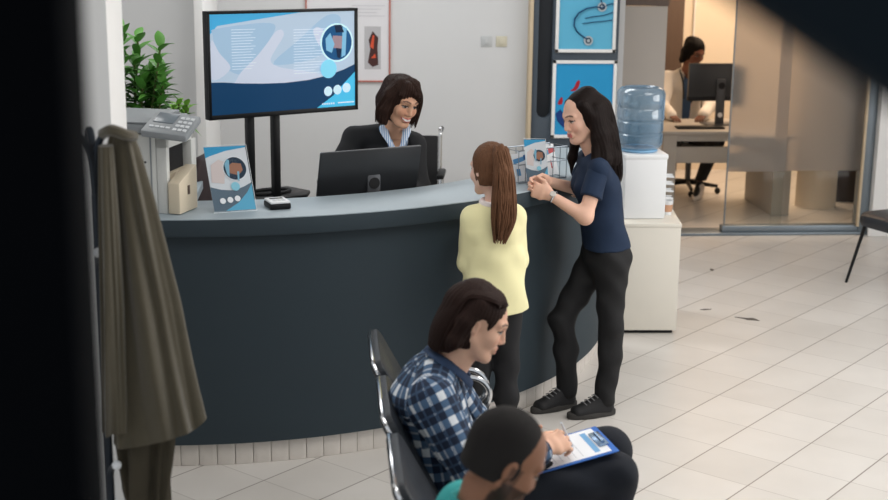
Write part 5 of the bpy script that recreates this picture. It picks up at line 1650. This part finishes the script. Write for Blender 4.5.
# ---- the receptionist
SK_R = srgb(214, 164, 134)
hr_ = Head((0.375, 6.965, 1.508), (0.48, -0.80, -0.30), (0.20, -0.04, 1), 1.0)
rs = (V3(0.455, 7.09, 1.262), V3(0.125, 7.10, 1.290))            # her left (picture right), her right
re = (V3(0.47, 6.98, 1.04), V3(-0.005, 6.98, 1.07))
rw = (V3(0.38, 6.76, 1.01), V3(0.16, 6.76, 1.02))
sdr = V3(1, -0.08, 0)
rt = [('e', (V3(0.28, 7.28, 0.86), V3(0.29, 7.24, 1.02), (0.165, 0.115), (0.135, 0.10), sdr)), ('e', (V3(0.29, 7.24, 1.02), V3(0.305, 7.13, 1.20), (0.130, 0.10), (0.142, 0.105), sdr)),
      ('e', (V3(0.305, 7.13, 1.20), V3(0.31, 7.09, 1.29), (0.142, 0.105), (0.115, 0.062), sdr)), ('c', (V3(0.318, 7.09, 1.325), rs[0], 0.038, 0.042)), ('c', (V3(0.318, 7.09, 1.325), rs[1], 0.042, 0.046))]
ra_ = [('c', (rs[0], re[0], 0.045, 0.038)), ('c', (re[0], rw[0], 0.038, 0.027)), ('c', (rs[1], re[1], 0.045, 0.038)), ('c', (re[1], rw[1], 0.042, 0.027))]
rl = []
for sx in (-1, 1):
    rl += [('c', (V3(0.28 + sx * .085, 7.29, 0.84), V3(0.28 + sx * .09, 7.28, 0.46), 0.088, 0.058)), ('c', (V3(0.28 + sx * .09, 7.28, 0.46), V3(0.28 + sx * .09, 7.31, 0.08), 0.056, 0.036)), ('c', (V3(0.28 + sx * .09, 7.31, 0.06), V3(0.28 + sx * .10, 7.17, 0.035), 0.034, 0.026))]
hrL = make_hand(rw[0], (-0.5, -0.7, -0.25), (0, 0.2, -1), -1, (0.35,) * 4, 0.95, h=0.0035, fore=re[0])
hrR = make_hand(rw[1], (0.5, -0.7, -0.25), (0, 0.2, -1), 1, (0.35,) * 4, 0.95, h=0.0035, fore=re[1])
re_o = body_mesh('receptionist', rt + ra_ + rl, [hrL, hrR], hr_, (V3(0.352, 7.02, 1.40), V3(0.325, 7.08, 1.29), 0.050, 0.056), SK_R, srgb(186, 92, 86), srgb(70, 50, 42), smile=True)
tag(re_o, 'smiling receptionist in a black blazer leaning forward behind the computer monitor', 'person')
BLZ = mat('black_blazer', srgb(26, 27, 30), rough=0.8, var=0.08, bump=0.1, bscale=280)
STR = mat('striped_shirt', srgb(190, 208, 226), rough=0.8)
nt = STR.node_tree
wv = nt.nodes.new('ShaderNodeTexWave')
wv.inputs['Scale'].default_value = 28
nt.links.new(nt.nodes['Texture Coordinate'].outputs['Object'], wv.inputs['Vector'])
mxs = nt.nodes.new('ShaderNodeMix')
mxs.data_type = 'RGBA'
mxs.inputs[6].default_value = (*srgb(226, 232, 240), 1)
mxs.inputs[7].default_value = (*srgb(120, 156, 200), 1)
nt.links.new(wv.outputs[0], mxs.inputs[0])
nt.links.new(mxs.outputs[2], nt.nodes['Principled BSDF'].inputs['Base Color'])
nk = V3(0.345, 7.035, 1.345)
cloth('shirt', rt, 0.006, STR, re_o, subs=[('e', (V3(0.362, 6.955, 1.30), (0.052, 0.100, 0.115)))], h=0.006)
cloth('blazer', rt + ra_[:1] + [('c', (re[0], rw[0], 0.046, 0.036))] + ra_[2:3] + [('c', (re[1], rw[1], 0.046, 0.036))], 0.016, BLZ, re_o,
      subs=[('e', (V3(0.365, 6.985, 1.30), (0.068, 0.085, 0.105))), ('c', (V3(0.360, 6.965, 1.30), V3(0.345, 7.00, 1.08), 0.060, 0.025))], ripple=folds(0.003, 22, 28, 18, 4.0), k=0.022)
cloth('trousers', rl[:2] + rl[3:5] + [('e', (V3(0.28, 7.28, 0.82), V3(0.28, 7.26, 0.95), (0.168, 0.12), (0.145, 0.108), sdr))], 0.010, BLK, re_o, cuts=[((0, 0, 0.07), (0, 0, -1))])
for sx in (-1, 1):
    shoe((0.28 + sx * .105, 7.12, 0), (0.28 + sx * .09, 7.36, 0), SH_B, SOLE, re_o, wd=0.038, up=0.05)
b = MB()
for ps in ([nk + V3(-.06, 0.02, .02), nk + V3(-.055, -.05, -.005), nk + V3(-.018, -.10, -.075)], [nk + V3(.06, 0.01, .02), nk + V3(.058, -.06, -.005), nk + V3(.03, -.105, -.075)]):
    q = smooth_path(ps)
    b.tube(q, [0.012 + 0.012 * math.sin(PI * min(1, (i + 3) / len(q))) for i in range(len(q))], n=8, flat=0.4)
b.build('shirt_collar', STR, re_o)
LAN = mat('lanyard_blue', srgb(30, 62, 130), rough=0.7)
MB().tube(smooth_path([nk + V3(-.05, -.03, .0), nk + V3(-.03, -.088, -.07), nk + V3(0.0, -.098, -.16), nk + V3(.02, -.09, -.16), nk + V3(.04, -.085, -.07), nk + V3(.052, -.04, 0)]), 0.007, n=8, flat=0.4).build('lanyard', LAN, re_o)
HR = hair_mat('hair_dark_brown', srgb(50, 34, 28))
W_ = hr_.w
cap = hair_cap(hr_, -0.125, 0.015, extra=[('chain', [W_(-0.045, 0.01, 0.10), W_(-0.088, -0.005, 0.03), W_(-0.100, -0.012, -0.05), W_(-0.108, -0.02, -0.125)], [0.03, 0.034, 0.038, 0.026]),
                                        ('chain', [W_(0.045, 0.01, 0.10), W_(0.086, 0.0, 0.03), W_(0.096, 0.0, -0.05), W_(0.086, 0.015, -0.125)], [0.03, 0.034, 0.036, 0.026]),
                                        ('chain', [W_(0, -0.10, 0.05), W_(0, -0.11, -0.04), W_(0, -0.10, -0.12)], [0.06, 0.062, 0.05]),
                                        ('chain', [W_(0.03, 0.055, 0.105), W_(-0.02, 0.085, 0.075), W_(-0.058, 0.068, 0.035)], [0.02, 0.018, 0.012]),
                                        ('chain', [W_(0.03, 0.055, 0.105), W_(0.058, 0.065, 0.06)], [0.02, 0.014])],
               face=(0.060, 0.075, 0.105), fc=(0.0, 0.115, -0.045))
b = MB()
for q, sd_ in ((-1, 21), (1, 22)):
    strands(b, [W_(q * 0.04, 0.01, 0.11), W_(q * 0.09, 0.0, 0.03), W_(q * 0.106, -0.004, -0.05), W_(q * 0.104 - 0.008, 0.005, -0.14)], [0.02, 0.032, 0.034, 0.026], 26, 0.006, sd_)
strands(b, [W_(0.02, 0.04, 0.12), W_(-0.02, 0.088, 0.085), W_(-0.062, 0.075, 0.03)], [0.012, 0.016, 0.012], 14, 0.004, 23)
cap_obj('hair', cap, b, HR, re_o)
# ---- the man in the plaid shirt
SK_P = srgb(222, 176, 150)
hp = Head((0.482, 4.205, 1.108), (0.90, -0.12, -0.36), (0.28, 0, 1), 0.98)
pRs, pLs = V3(0.322, 4.050, 0.900), V3(0.365, 4.405, 0.900)
pRe, pRw = V3(0.455, 3.955, 0.640), V3(0.700, 4.120, 0.690)
pLe, pLw = V3(0.505, 4.480, 0.650), V3(0.640, 4.370, 0.640)
pPel, pWai, pChe = V3(0.385, 4.23, 0.555), V3(0.355, 4.23, 0.70), V3(0.325, 4.23, 0.835)
sdp = V3(-0.10, 1, 0)
ptor = [('e', (pPel, pWai, (0.165, 0.125), (0.148, 0.108), sdp, 0.0)), ('e', (pWai, pChe, (0.148, 0.108), (0.165, 0.115), sdp, 0.148)), ('e', (pChe, V3(0.345, 4.228, 0.905), (0.165, 0.115), (0.145, 0.072), sdp, 0.285)), ('c', (V3(0.365, 4.225, 0.945), pRs, 0.045, 0.048, None, 0.3)), ('c', (V3(0.365, 4.225, 0.945), pLs, 0.045, 0.048, None, 0.3))]
pRarm = [('c', (pRs, pRe, 0.058, 0.046)), ('c', (pRe, pRw, 0.046, 0.030))]
pLarm = [('c', (pLs, pLe, 0.058, 0.046)), ('c', (pLe, pLw, 0.046, 0.030))]
pk = ((V3(0.42, 4.13, 0.505), V3(0.965, 4.20, 0.560), V3(0.955, 4.20, 0.09)), (V3(0.42, 4.33, 0.505), V3(0.985, 4.40, 0.572), V3(0.95, 4.42, 0.09)))
pleg = []
for h_, k_, a_ in pk:
    pleg += [('c', (h_, k_, 0.080, 0.066)), ('c', (k_, (k_ + a_) / 2 + V3(-0.015, 0, 0.03), 0.062, 0.060)), ('c', ((k_ + a_) / 2 + V3(-0.015, 0, 0.03), a_, 0.060, 0.042)), ('c', (a_, a_ + V3(0.13, -0.01, -0.05), 0.036, 0.028))]
phR = make_hand(pRw, (0.84, 0.50, 0.12), (-0.25, 0.55, -0.80), 1, (0.80, 0.85, 0.9, 0.95), 1.05, fore=pRe, thumb_in=0.45)
phL = make_hand(pLw, (0.85, -0.25, -0.03), (0, 0.1, 1), -1, (0.3, 0.3, 0.35, 0.4), 1.0, h=0.0035, fore=pLe, thumb_in=0.6)
pm = body_mesh('plaid man', ptor + pRarm + pLarm + pleg, [phR, phL], hp, (V3(0.435, 4.21, 1.02), V3(0.362, 4.225, 0.90), 0.056, 0.064), SK_P, srgb(184, 116, 104), srgb(52, 38, 32), jaw=1.06)
tag(pm, 'young man in a blue plaid shirt sitting on the bench and writing on a clipboard', 'person')

def plaid_mat():
    m = mat('plaid_cotton', (0.5, 0.5, 0.5), rough=0.85, bump=0.08, bscale=300)
    nt = m.node_tree
    N, L = nt.nodes, nt.links
    at = N.new('ShaderNodeAttribute')
    at.attribute_name = 'pattern_uv'
    sep = N.new('ShaderNodeSeparateXYZ')
    L.new(at.outputs['Vector'], sep.inputs[0])
    def m1(op, a, b=None):
        q = N.new('ShaderNodeMath')
        q.operation = op
        for i, x in enumerate((a, b)):
            if x is None:
                continue
            if isinstance(x, (int, float)):
                q.inputs[i].default_value = x
            else:
                L.new(x, q.inputs[i])
        return q.outputs[0]
    def bands(ch):
        """1 in the pale bands, and a thin pale line in the middle of the dark bands"""
        f = m1('FRACT', m1('DIVIDE', ch, 0.086))
        wide = m1('LESS_THAN', f, 0.34)
        mid = m1('LESS_THAN', m1('ABSOLUTE', m1('SUBTRACT', f, 0.67)), 0.045)
        return wide, mid
    wu, lu_ = bands(sep.outputs[0])
    wv_, lv_ = bands(sep.outputs[1])
    t = m1('MULTIPLY', m1('ADD', wu, wv_), 0.5)
    ln = m1('MULTIPLY', m1('MAXIMUM', lu_, lv_), 0.25)
    r = N.new('ShaderNodeValToRGB')
    r.color_ramp.interpolation = 'LINEAR'
    r.color_ramp.elements[0].color = (*srgb(24, 36, 58), 1)
    r.color_ramp.elements[0].position = 0.0
    r.color_ramp.elements[1].color = (*srgb(218, 222, 226), 1)
    r.color_ramp.elements[1].position = 1.0
    e = r.color_ramp.elements.new(0.5)
    e.color = (*srgb(72, 98, 128), 1)
    L.new(m1('ADD', t, ln), r.inputs[0])
    L.new(r.outputs[0], N['Principled BSDF'].inputs['Base Color'])
    return m
PLD = plaid_mat()
cuff = pRw + (pRe - pRw) * 0.06
cloth('plaid_shirt', [('e', (pPel - V3(0, 0, 0.03), pWai, (0.172, 0.130), (0.152, 0.112), sdp, 0.0))] + ptor[1:] + [('c', (pRs, pRe, 0.062, 0.052, None, 0.01)), ('c', (pRe, pRw + (pRe - pRw) * 0.12, 0.052, 0.040, None, 0.03)), ('c', (pLs, pLe, 0.062, 0.052, None, 0.02)), ('c', (pLe, pLw + (pLe - pLw) * 0.12, 0.052, 0.040, None, 0.0))],
      0.012, PLD, pm, h=0.005, cuts=[((0, 0, 0.50), (0, 0, -1))], subs=[('e', (V3(0.415, 4.215, 1.0), (0.075, 0.062, 0.075)))], ripple=folds(0.0035, 24, 28, 20, 5.0), k=0.024, uv=True)
b = MB()
for sgn in (-1, 1):
    q = smooth_path([(0.325, 4.225, 1.005), (0.350, 4.225 + sgn * 0.064, 1.000), (0.410, 4.222 + sgn * 0.070, 0.960), (0.462, 4.22 + sgn * 0.035, 0.900)])
    b.tube(q, [0.021] * len(q), n=8, flat=0.4)
b.build('collar', mat('plaid_collar', srgb(44, 62, 90), rough=0.85, var=0.25, vscale=60), pm)
JEAN = mat('dark_jeans', srgb(13, 19, 30), rough=0.85, var=0.2, vscale=14, bump=0.15, bscale=240)
cloth('jeans', [q for i, q in enumerate(pleg) if i % 4 != 3] + [('e', (V3(0.40, 4.23, 0.52), V3(0.375, 4.23, 0.60), (0.17, 0.125), (0.155, 0.115), sdp))], 0.012, JEAN, pm, cuts=[((0, 0, 0.09), (0, 0, -1))], ripple=folds(0.003, 28, 40, 24, 1.0))
for h_, k_, a_ in pk:
    shoe((a_[0] + 0.20, a_[1] - 0.015, 0), (a_[0] - 0.07, a_[1], 0), SH_B, SOLE, pm, wd=0.046)
HP = hair_mat('hair_espresso', srgb(40, 26, 22))
W_ = hp.w
cap = hair_cap(hp, None, 0.012, extra=[('chain', [W_(0, -0.04, 0.075), W_(0, -0.062, 0.04), W_(0, -0.070, -0.03), W_(0, -0.068, -0.10)], [0.062, 0.066, 0.064, 0.045]),
                                     ('chain', [W_(0.055, -0.02, 0.07), W_(0.072, -0.045, 0.0), W_(0.070, -0.055, -0.07), W_(0.06, -0.065, -0.105)], [0.03, 0.030, 0.028, 0.02]),
                                     ('chain', [W_(-0.055, -0.02, 0.07), W_(-0.072, -0.045, 0.0), W_(-0.070, -0.055, -0.07), W_(-0.06, -0.065, -0.105)], [0.03, 0.030, 0.028, 0.02]), ('ears', 0.028)],
               face=(0.080, 0.088, 0.110), fc=(0, 0.090, -0.042), groove=0.0012, freq=40)
b = MB()
for i in range(36):
    x = -0.07 + 0.14 * i / 35
    f = math.sqrt(max(0.02, 1 - (x / 0.085) ** 2))
    pts = [W_(x * 0.75, 0.070 * f, 0.072 + 0.018 * f), W_(x * 0.95, 0.03, 0.070 + 0.052 * f), W_(x * 1.10, -0.06, 0.045 + 0.074 * f), W_(x * 1.16, -0.100 * f - 0.02, 0.02 + 0.02 * f), W_(x * 1.18, -0.118 * f - 0.02, -0.06), W_(x * 1.05, -0.105 * f - 0.02, -0.135)]
    sp = smooth_path(pts, 4)
    b.tube(sp, [0.0062 * (1 - 0.6 * (q / (len(sp) - 1)) ** 3) for q in range(len(sp))], n=5)
cap_obj('hair', cap, b, HP, pm)

# clipboard, sheet and pen on his lap
q0, q1, q2 = V3(0.662, 4.110, 0.600), V3(0.966, 4.156, 0.664), V3(0.936, 4.392, 0.666)
cu = unit(q1 - q0)
cv = unit((q2 - q1) - cu * np.dot(q2 - q1, cu))
cn = np.cross(cu, cv)
CL = float(np.linalg.norm(q1 - q0))
Mc = Matrix(((cu[0], cv[0], cn[0], q0[0]), (cu[1], cv[1], cn[1], q0[1]), (cu[2], cv[2], cn[2], q0[2]), (0, 0, 0, 1)))
cb_ = thing('clipboard', 'blue clipboard with a metal clip on the lap of the man in plaid', 'clipboard', tuple(q0))
MB(Mc).box((0, 0, -0.004), (CL, 0.235, 0.0), 0.0015).build('board', mat('clipboard_blue', srgb(46, 104, 186), rough=0.45), cb_)
MB(Mc).box((CL - 0.05, 0.06, 0.002), (CL - 0.012, 0.175, 0.009), 0.003).tube([(CL - 0.03, 0.075, 0.011), (CL - 0.03, 0.16, 0.011)], 0.006).build('metal_clip', mat('clip_blue_metal', srgb(150, 176, 206), rough=0.25, metal=0.8), cb_)
ps_ = MB(Mc).box((0.008, 0.012, 0.0004), (CL - 0.022, 0.222, 0.0018)).build('paper_sheet', ink('form_paper', 236, 238, 242))
tag(ps_, 'white form held by the blue clipboard on the lap of the man in plaid', 'paper')
MB(Mc).box((CL - 0.075, 0.03, 0.0019), (CL - 0.055, 0.20, 0.0022)).build('printed_heading', ink('form_blue', 120, 170, 214), ps_)
b = MB(Mc)
for i in range(7):
    b.box((0.05 + i * 0.024, 0.03, 0.0019), (0.052 + i * 0.024, 0.20, 0.0022))
b.build('printed_lines', ink('form_grey', 186, 192, 200), ps_)
pn = thing('pen', 'pen held in the right hand of the man in plaid', 'pen', (0.78, 4.19, 0.64))
pa, pb = V3(0.826, 4.240, 0.640), V3(0.766, 4.170, 0.762)
MB().tube([tuple(pa + (pb - pa) * 0.12), tuple(pb)], 0.0042, n=10).build('barrel', mat('pen_white', srgb(214, 218, 224), rough=0.3), pn)
MB().tube([tuple(pa), tuple(pa + (pb - pa) * 0.12)], [0.001, 0.0042], n=10).build('tip', CHROME, pn)

# ---- the man in teal nearest the camera
SK_N = srgb(148, 104, 80)
hn = Head((0.422, 3.045, 1.098), (0.80, 0.16, -0.52), (0.5, 0, 1), 1.0)
nRs, nLs = V3(0.335, 2.87, 0.875), V3(0.340, 3.24, 0.875)
nRe, nLe = V3(0.40, 2.80, 0.66), V3(0.42, 3.30, 0.66)
nRw, nLw = V3(0.65, 2.92, 0.62), V3(0.65, 3.18, 0.62)
nPel, nWai, nChe = V3(0.385, 3.05, 0.555), V3(0.345, 3.05, 0.70), V3(0.335, 3.05, 0.81)
sdn = V3(0, 1, 0)
ntor = [('e', (nPel, nWai, (0.168, 0.13), (0.152, 0.112), sdn)), ('e', (nWai, nChe, (0.152, 0.112), (0.172, 0.118), sdn)), ('e', (nChe, V3(0.340, 3.05, 0.885), (0.172, 0.118), (0.15, 0.072), sdn))]
narm = [('c', (nRs, nRe, 0.060, 0.048)), ('c', (nRe, nRw, 0.046, 0.030)), ('c', (nLs, nLe, 0.060, 0.048)), ('c', (nLe, nLw, 0.046, 0.030))]
nleg = []
for sgn in (-1, 1):
    h_, k_, a_ = V3(0.41, 3.05 + sgn * 0.10, 0.535), V3(0.92, 3.05 + sgn * 0.13, 0.54), V3(0.93, 3.05 + sgn * 0.14, 0.09)
    nleg += [('c', (h_, k_, 0.094, 0.068)), ('c', (k_, (k_ + a_) / 2 + V3(-0.015, 0, 0.03), 0.062, 0.060)), ('c', ((k_ + a_) / 2 + V3(-0.015, 0, 0.03), a_, 0.060, 0.042)), ('c', (a_, a_ + V3(0.13, 0, -0.05), 0.036, 0.028))]
nhR = make_hand(nRw, (0.85, 0.35, -0.1), (0, 0.2, -1), 1, (0.4,) * 4, 1.0, h=0.004, fore=nRe)
nhL = make_hand(nLw, (0.85, -0.35, -0.1), (0, -0.2, -1), -1, (0.4,) * 4, 1.0, h=0.004, fore=nLe)
nm_ = body_mesh('near man', ntor + narm + nleg, [nhR, nhL], hn, (V3(0.375, 3.05, 1.02), V3(0.345, 3.05, 0.89), 0.058, 0.064), SK_N, srgb(120, 76, 64), srgb(24, 18, 16), beard=np.array(srgb(36, 27, 24)), jaw=1.08)
tag(nm_, 'man in a teal shirt with very short hair and beard, nearest seat of the bench', 'person')
TEAL = mat('teal_cotton', srgb(58, 164, 162), rough=0.85, var=0.06, bump=0.1, bscale=280)
cloth('polo_shirt', ntor + [('c', (nRs, nRs + (nRe - nRs) * 0.6, 0.066, 0.062)), ('c', (nLs, nLs + (nLe - nLs) * 0.6, 0.066, 0.062))], 0.012, TEAL, nm_, cuts=[((0, 0, 0.50), (0, 0, -1))], subs=[('e', (V3(0.395, 3.05, 0.99), (0.085, 0.072, 0.075)))], ripple=folds(0.003, 24, 28, 20, 3.0), k=0.024)
MB().tube(smooth_path([(0.43, 3.05, 0.89), (0.405, 2.985, 0.925), (0.345, 2.978, 0.968), (0.298, 3.05, 0.988), (0.345, 3.122, 0.968), (0.405, 3.115, 0.925), (0.43, 3.05, 0.89)]), 0.019, n=8, flat=0.5).build('collar', TEAL, nm_)
cloth('jeans', [q for i, q in enumerate(nleg) if i % 4 != 3] + [('e', (V3(0.39, 3.05, 0.52), V3(0.36, 3.05, 0.60), (0.172, 0.13), (0.158, 0.118), sdn))], 0.012, JEAN, nm_, cuts=[((0, 0, 0.09), (0, 0, -1))], ripple=folds(0.003, 28, 40, 24, 1.0))
for sgn in (-1, 1):
    shoe((1.13, 3.05 + sgn * 0.14, 0), (0.86, 3.05 + sgn * 0.14, 0), SH_B, SOLE, nm_, wd=0.046)
HN = mat('hair_cropped_black', srgb(26, 21, 19), rough=0.85, var=0.25, vscale=60, bump=0.6, bscale=420)
cap = hair_cap(hn, None, 0.003, face=(0.082, 0.085, 0.110), fc=(0, 0.086, -0.042), groove=0.0004, freq=90, cuts=[(hn.w(0, -0.05, -0.055), -hn.A[2] + 0.15 * hn.A[1])])
b = MB()
cap_obj('hair', cap, b, HN, nm_)

# ---- the doctor behind the glass
SK_D = srgb(112, 74, 58)
hdoc = Head((3.372, 12.17, 1.342), (0.35, -0.86, -0.36), (0.05, 0, 1), 1.0)
ds = (V3(3.49, 12.29, 1.10), V3(3.16, 12.27, 1.10))
de = (V3(3.52, 12.08, 0.86), V3(3.07, 12.08, 0.86))
dw = (V3(3.40, 11.86, 0.80), V3(3.10, 11.86, 0.80))
sdd = V3(1, 0, 0)
dt = [('e', (V3(3.36, 12.37, 0.55), V3(3.34, 12.34, 0.80), (0.165, 0.12), (0.14, 0.105), sdd)), ('e', (V3(3.34, 12.34, 0.80), V3(3.33, 12.29, 1.03), (0.14, 0.105), (0.162, 0.108), sdd)), ('e', (V3(3.33, 12.29, 1.03), V3(3.325, 12.27, 1.11), (0.162, 0.108), (0.14, 0.068), sdd))]
da_ = [('c', (ds[0], de[0], 0.054, 0.044)), ('c', (de[0], dw[0], 0.042, 0.027)), ('c', (ds[1], de[1], 0.054, 0.044)), ('c', (de[1], dw[1], 0.042, 0.027))]
dl = [('c', (V3(3.44, 12.34, 0.53), V3(3.56, 11.95, 0.55), 0.088, 0.064)), ('c', (V3(3.56, 11.95, 0.55), V3(3.44, 12.02, 0.14), 0.060, 0.038)), ('c', (V3(3.44, 12.02, 0.10), V3(3.38, 11.90, 0.05), 0.036, 0.028)),
      ('c', (V3(3.27, 12.34, 0.53), V3(3.14, 11.95, 0.53), 0.088, 0.064)), ('c', (V3(3.14, 11.95, 0.53), V3(3.12, 12.15, 0.12), 0.060, 0.038)), ('c', (V3(3.12, 12.15, 0.09), V3(3.10, 12.02, 0.045), 0.036, 0.028))]
dh = [make_hand(dw[0], (-0.5, -0.75, -0.15), (0, 0, -1), -1, (0.35,) * 4, 0.95, h=0.004, fore=de[0]), make_hand(dw[1], (0.25, -0.9, -0.2), (0, 0, -1), 1, (0.35,) * 4, 0.95, h=0.004, fore=de[1])]
dc = body_mesh('doctor', dt + da_ + dl, dh, hdoc, (V3(3.33, 12.20, 1.24), V3(3.327, 12.27, 1.11), 0.05, 0.056), SK_D, srgb(96, 56, 50), srgb(20, 16, 14))
tag(dc, 'doctor in a white coat with a stethoscope sitting at the office desk', 'person')
WCO = mat('white_coat', srgb(226, 220, 212), rough=0.85, var=0.03)
cloth('white_coat', dt + da_[:1] + [('c', (de[0], dw[0], 0.046, 0.036))] + da_[2:3] + [('c', (de[1], dw[1], 0.046, 0.036))], 0.016, WCO, dc, subs=[('e', (V3(3.335, 12.17, 1.14), (0.05, 0.06, 0.09))), ('c', (V3(3.335, 12.17, 1.10), V3(3.335, 12.2, 0.7), 0.05, 0.05))], ripple=folds(0.003, 22, 28, 18, 4.0), h=0.007)
cloth('tunic', dt, 0.006, mat('tunic_blue', srgb(64, 92, 130), rough=0.85), dc, subs=[('e', (V3(3.335, 12.18, 1.15), (0.05, 0.06, 0.06)))], h=0.007)
cloth('trousers', dl[:2] + dl[3:5], 0.012, BLK, dc, h=0.007, cuts=[((0, 0, 0.17), (0, 0, -1))])
WSH = mat('white_shoe', srgb(226, 214, 202), rough=0.6)
shoe((3.35, 11.86, 0), (3.485, 12.06, 0), WSH, WSH, dc, wd=0.04, z=0.005)
shoe((3.09, 11.98, 0), (3.14, 12.2, 0), WSH, WSH, dc, wd=0.04, z=0.005)
stq = MB().tube(smooth_path([(3.40, 12.24, 1.17), (3.395, 12.16, 1.08), (3.375, 12.14, 0.95), (3.36, 12.15, 0.88)]), 0.008, n=8).tube(smooth_path([(3.26, 12.24, 1.17), (3.27, 12.15, 1.08), (3.28, 12.13, 0.92)]), 0.008, n=8).tube(smooth_path([(3.40, 12.24, 1.17), (3.33, 12.32, 1.20), (3.26, 12.24, 1.17)]), 0.008, n=8).build('stethoscope', BLACKMATT)
tag(stq, 'black stethoscope around the neck of the doctor in the office', 'stethoscope')
HD = hair_mat('hair_black', srgb(14, 11, 10))
W_ = hdoc.w
cap = hair_cap(hdoc, None, 0.014, extra=[('chain', [W_(0.06, -0.02, 0.07), W_(0.09, -0.03, 0.0), W_(0.09, -0.03, -0.09)], [0.03, 0.034, 0.028]), ('chain', [W_(-0.06, -0.03, 0.07), W_(-0.08, -0.05, 0.0), W_(-0.07, -0.06, -0.07)], [0.03, 0.028, 0.02]), ('chain', [W_(0, -0.09, 0.06), W_(0, -0.10, -0.08)], [0.06, 0.05])], face=(0.066, 0.075, 0.105), fc=(0, 0.105, -0.04))
cap_obj('hair', cap, MB(), HD, dc)
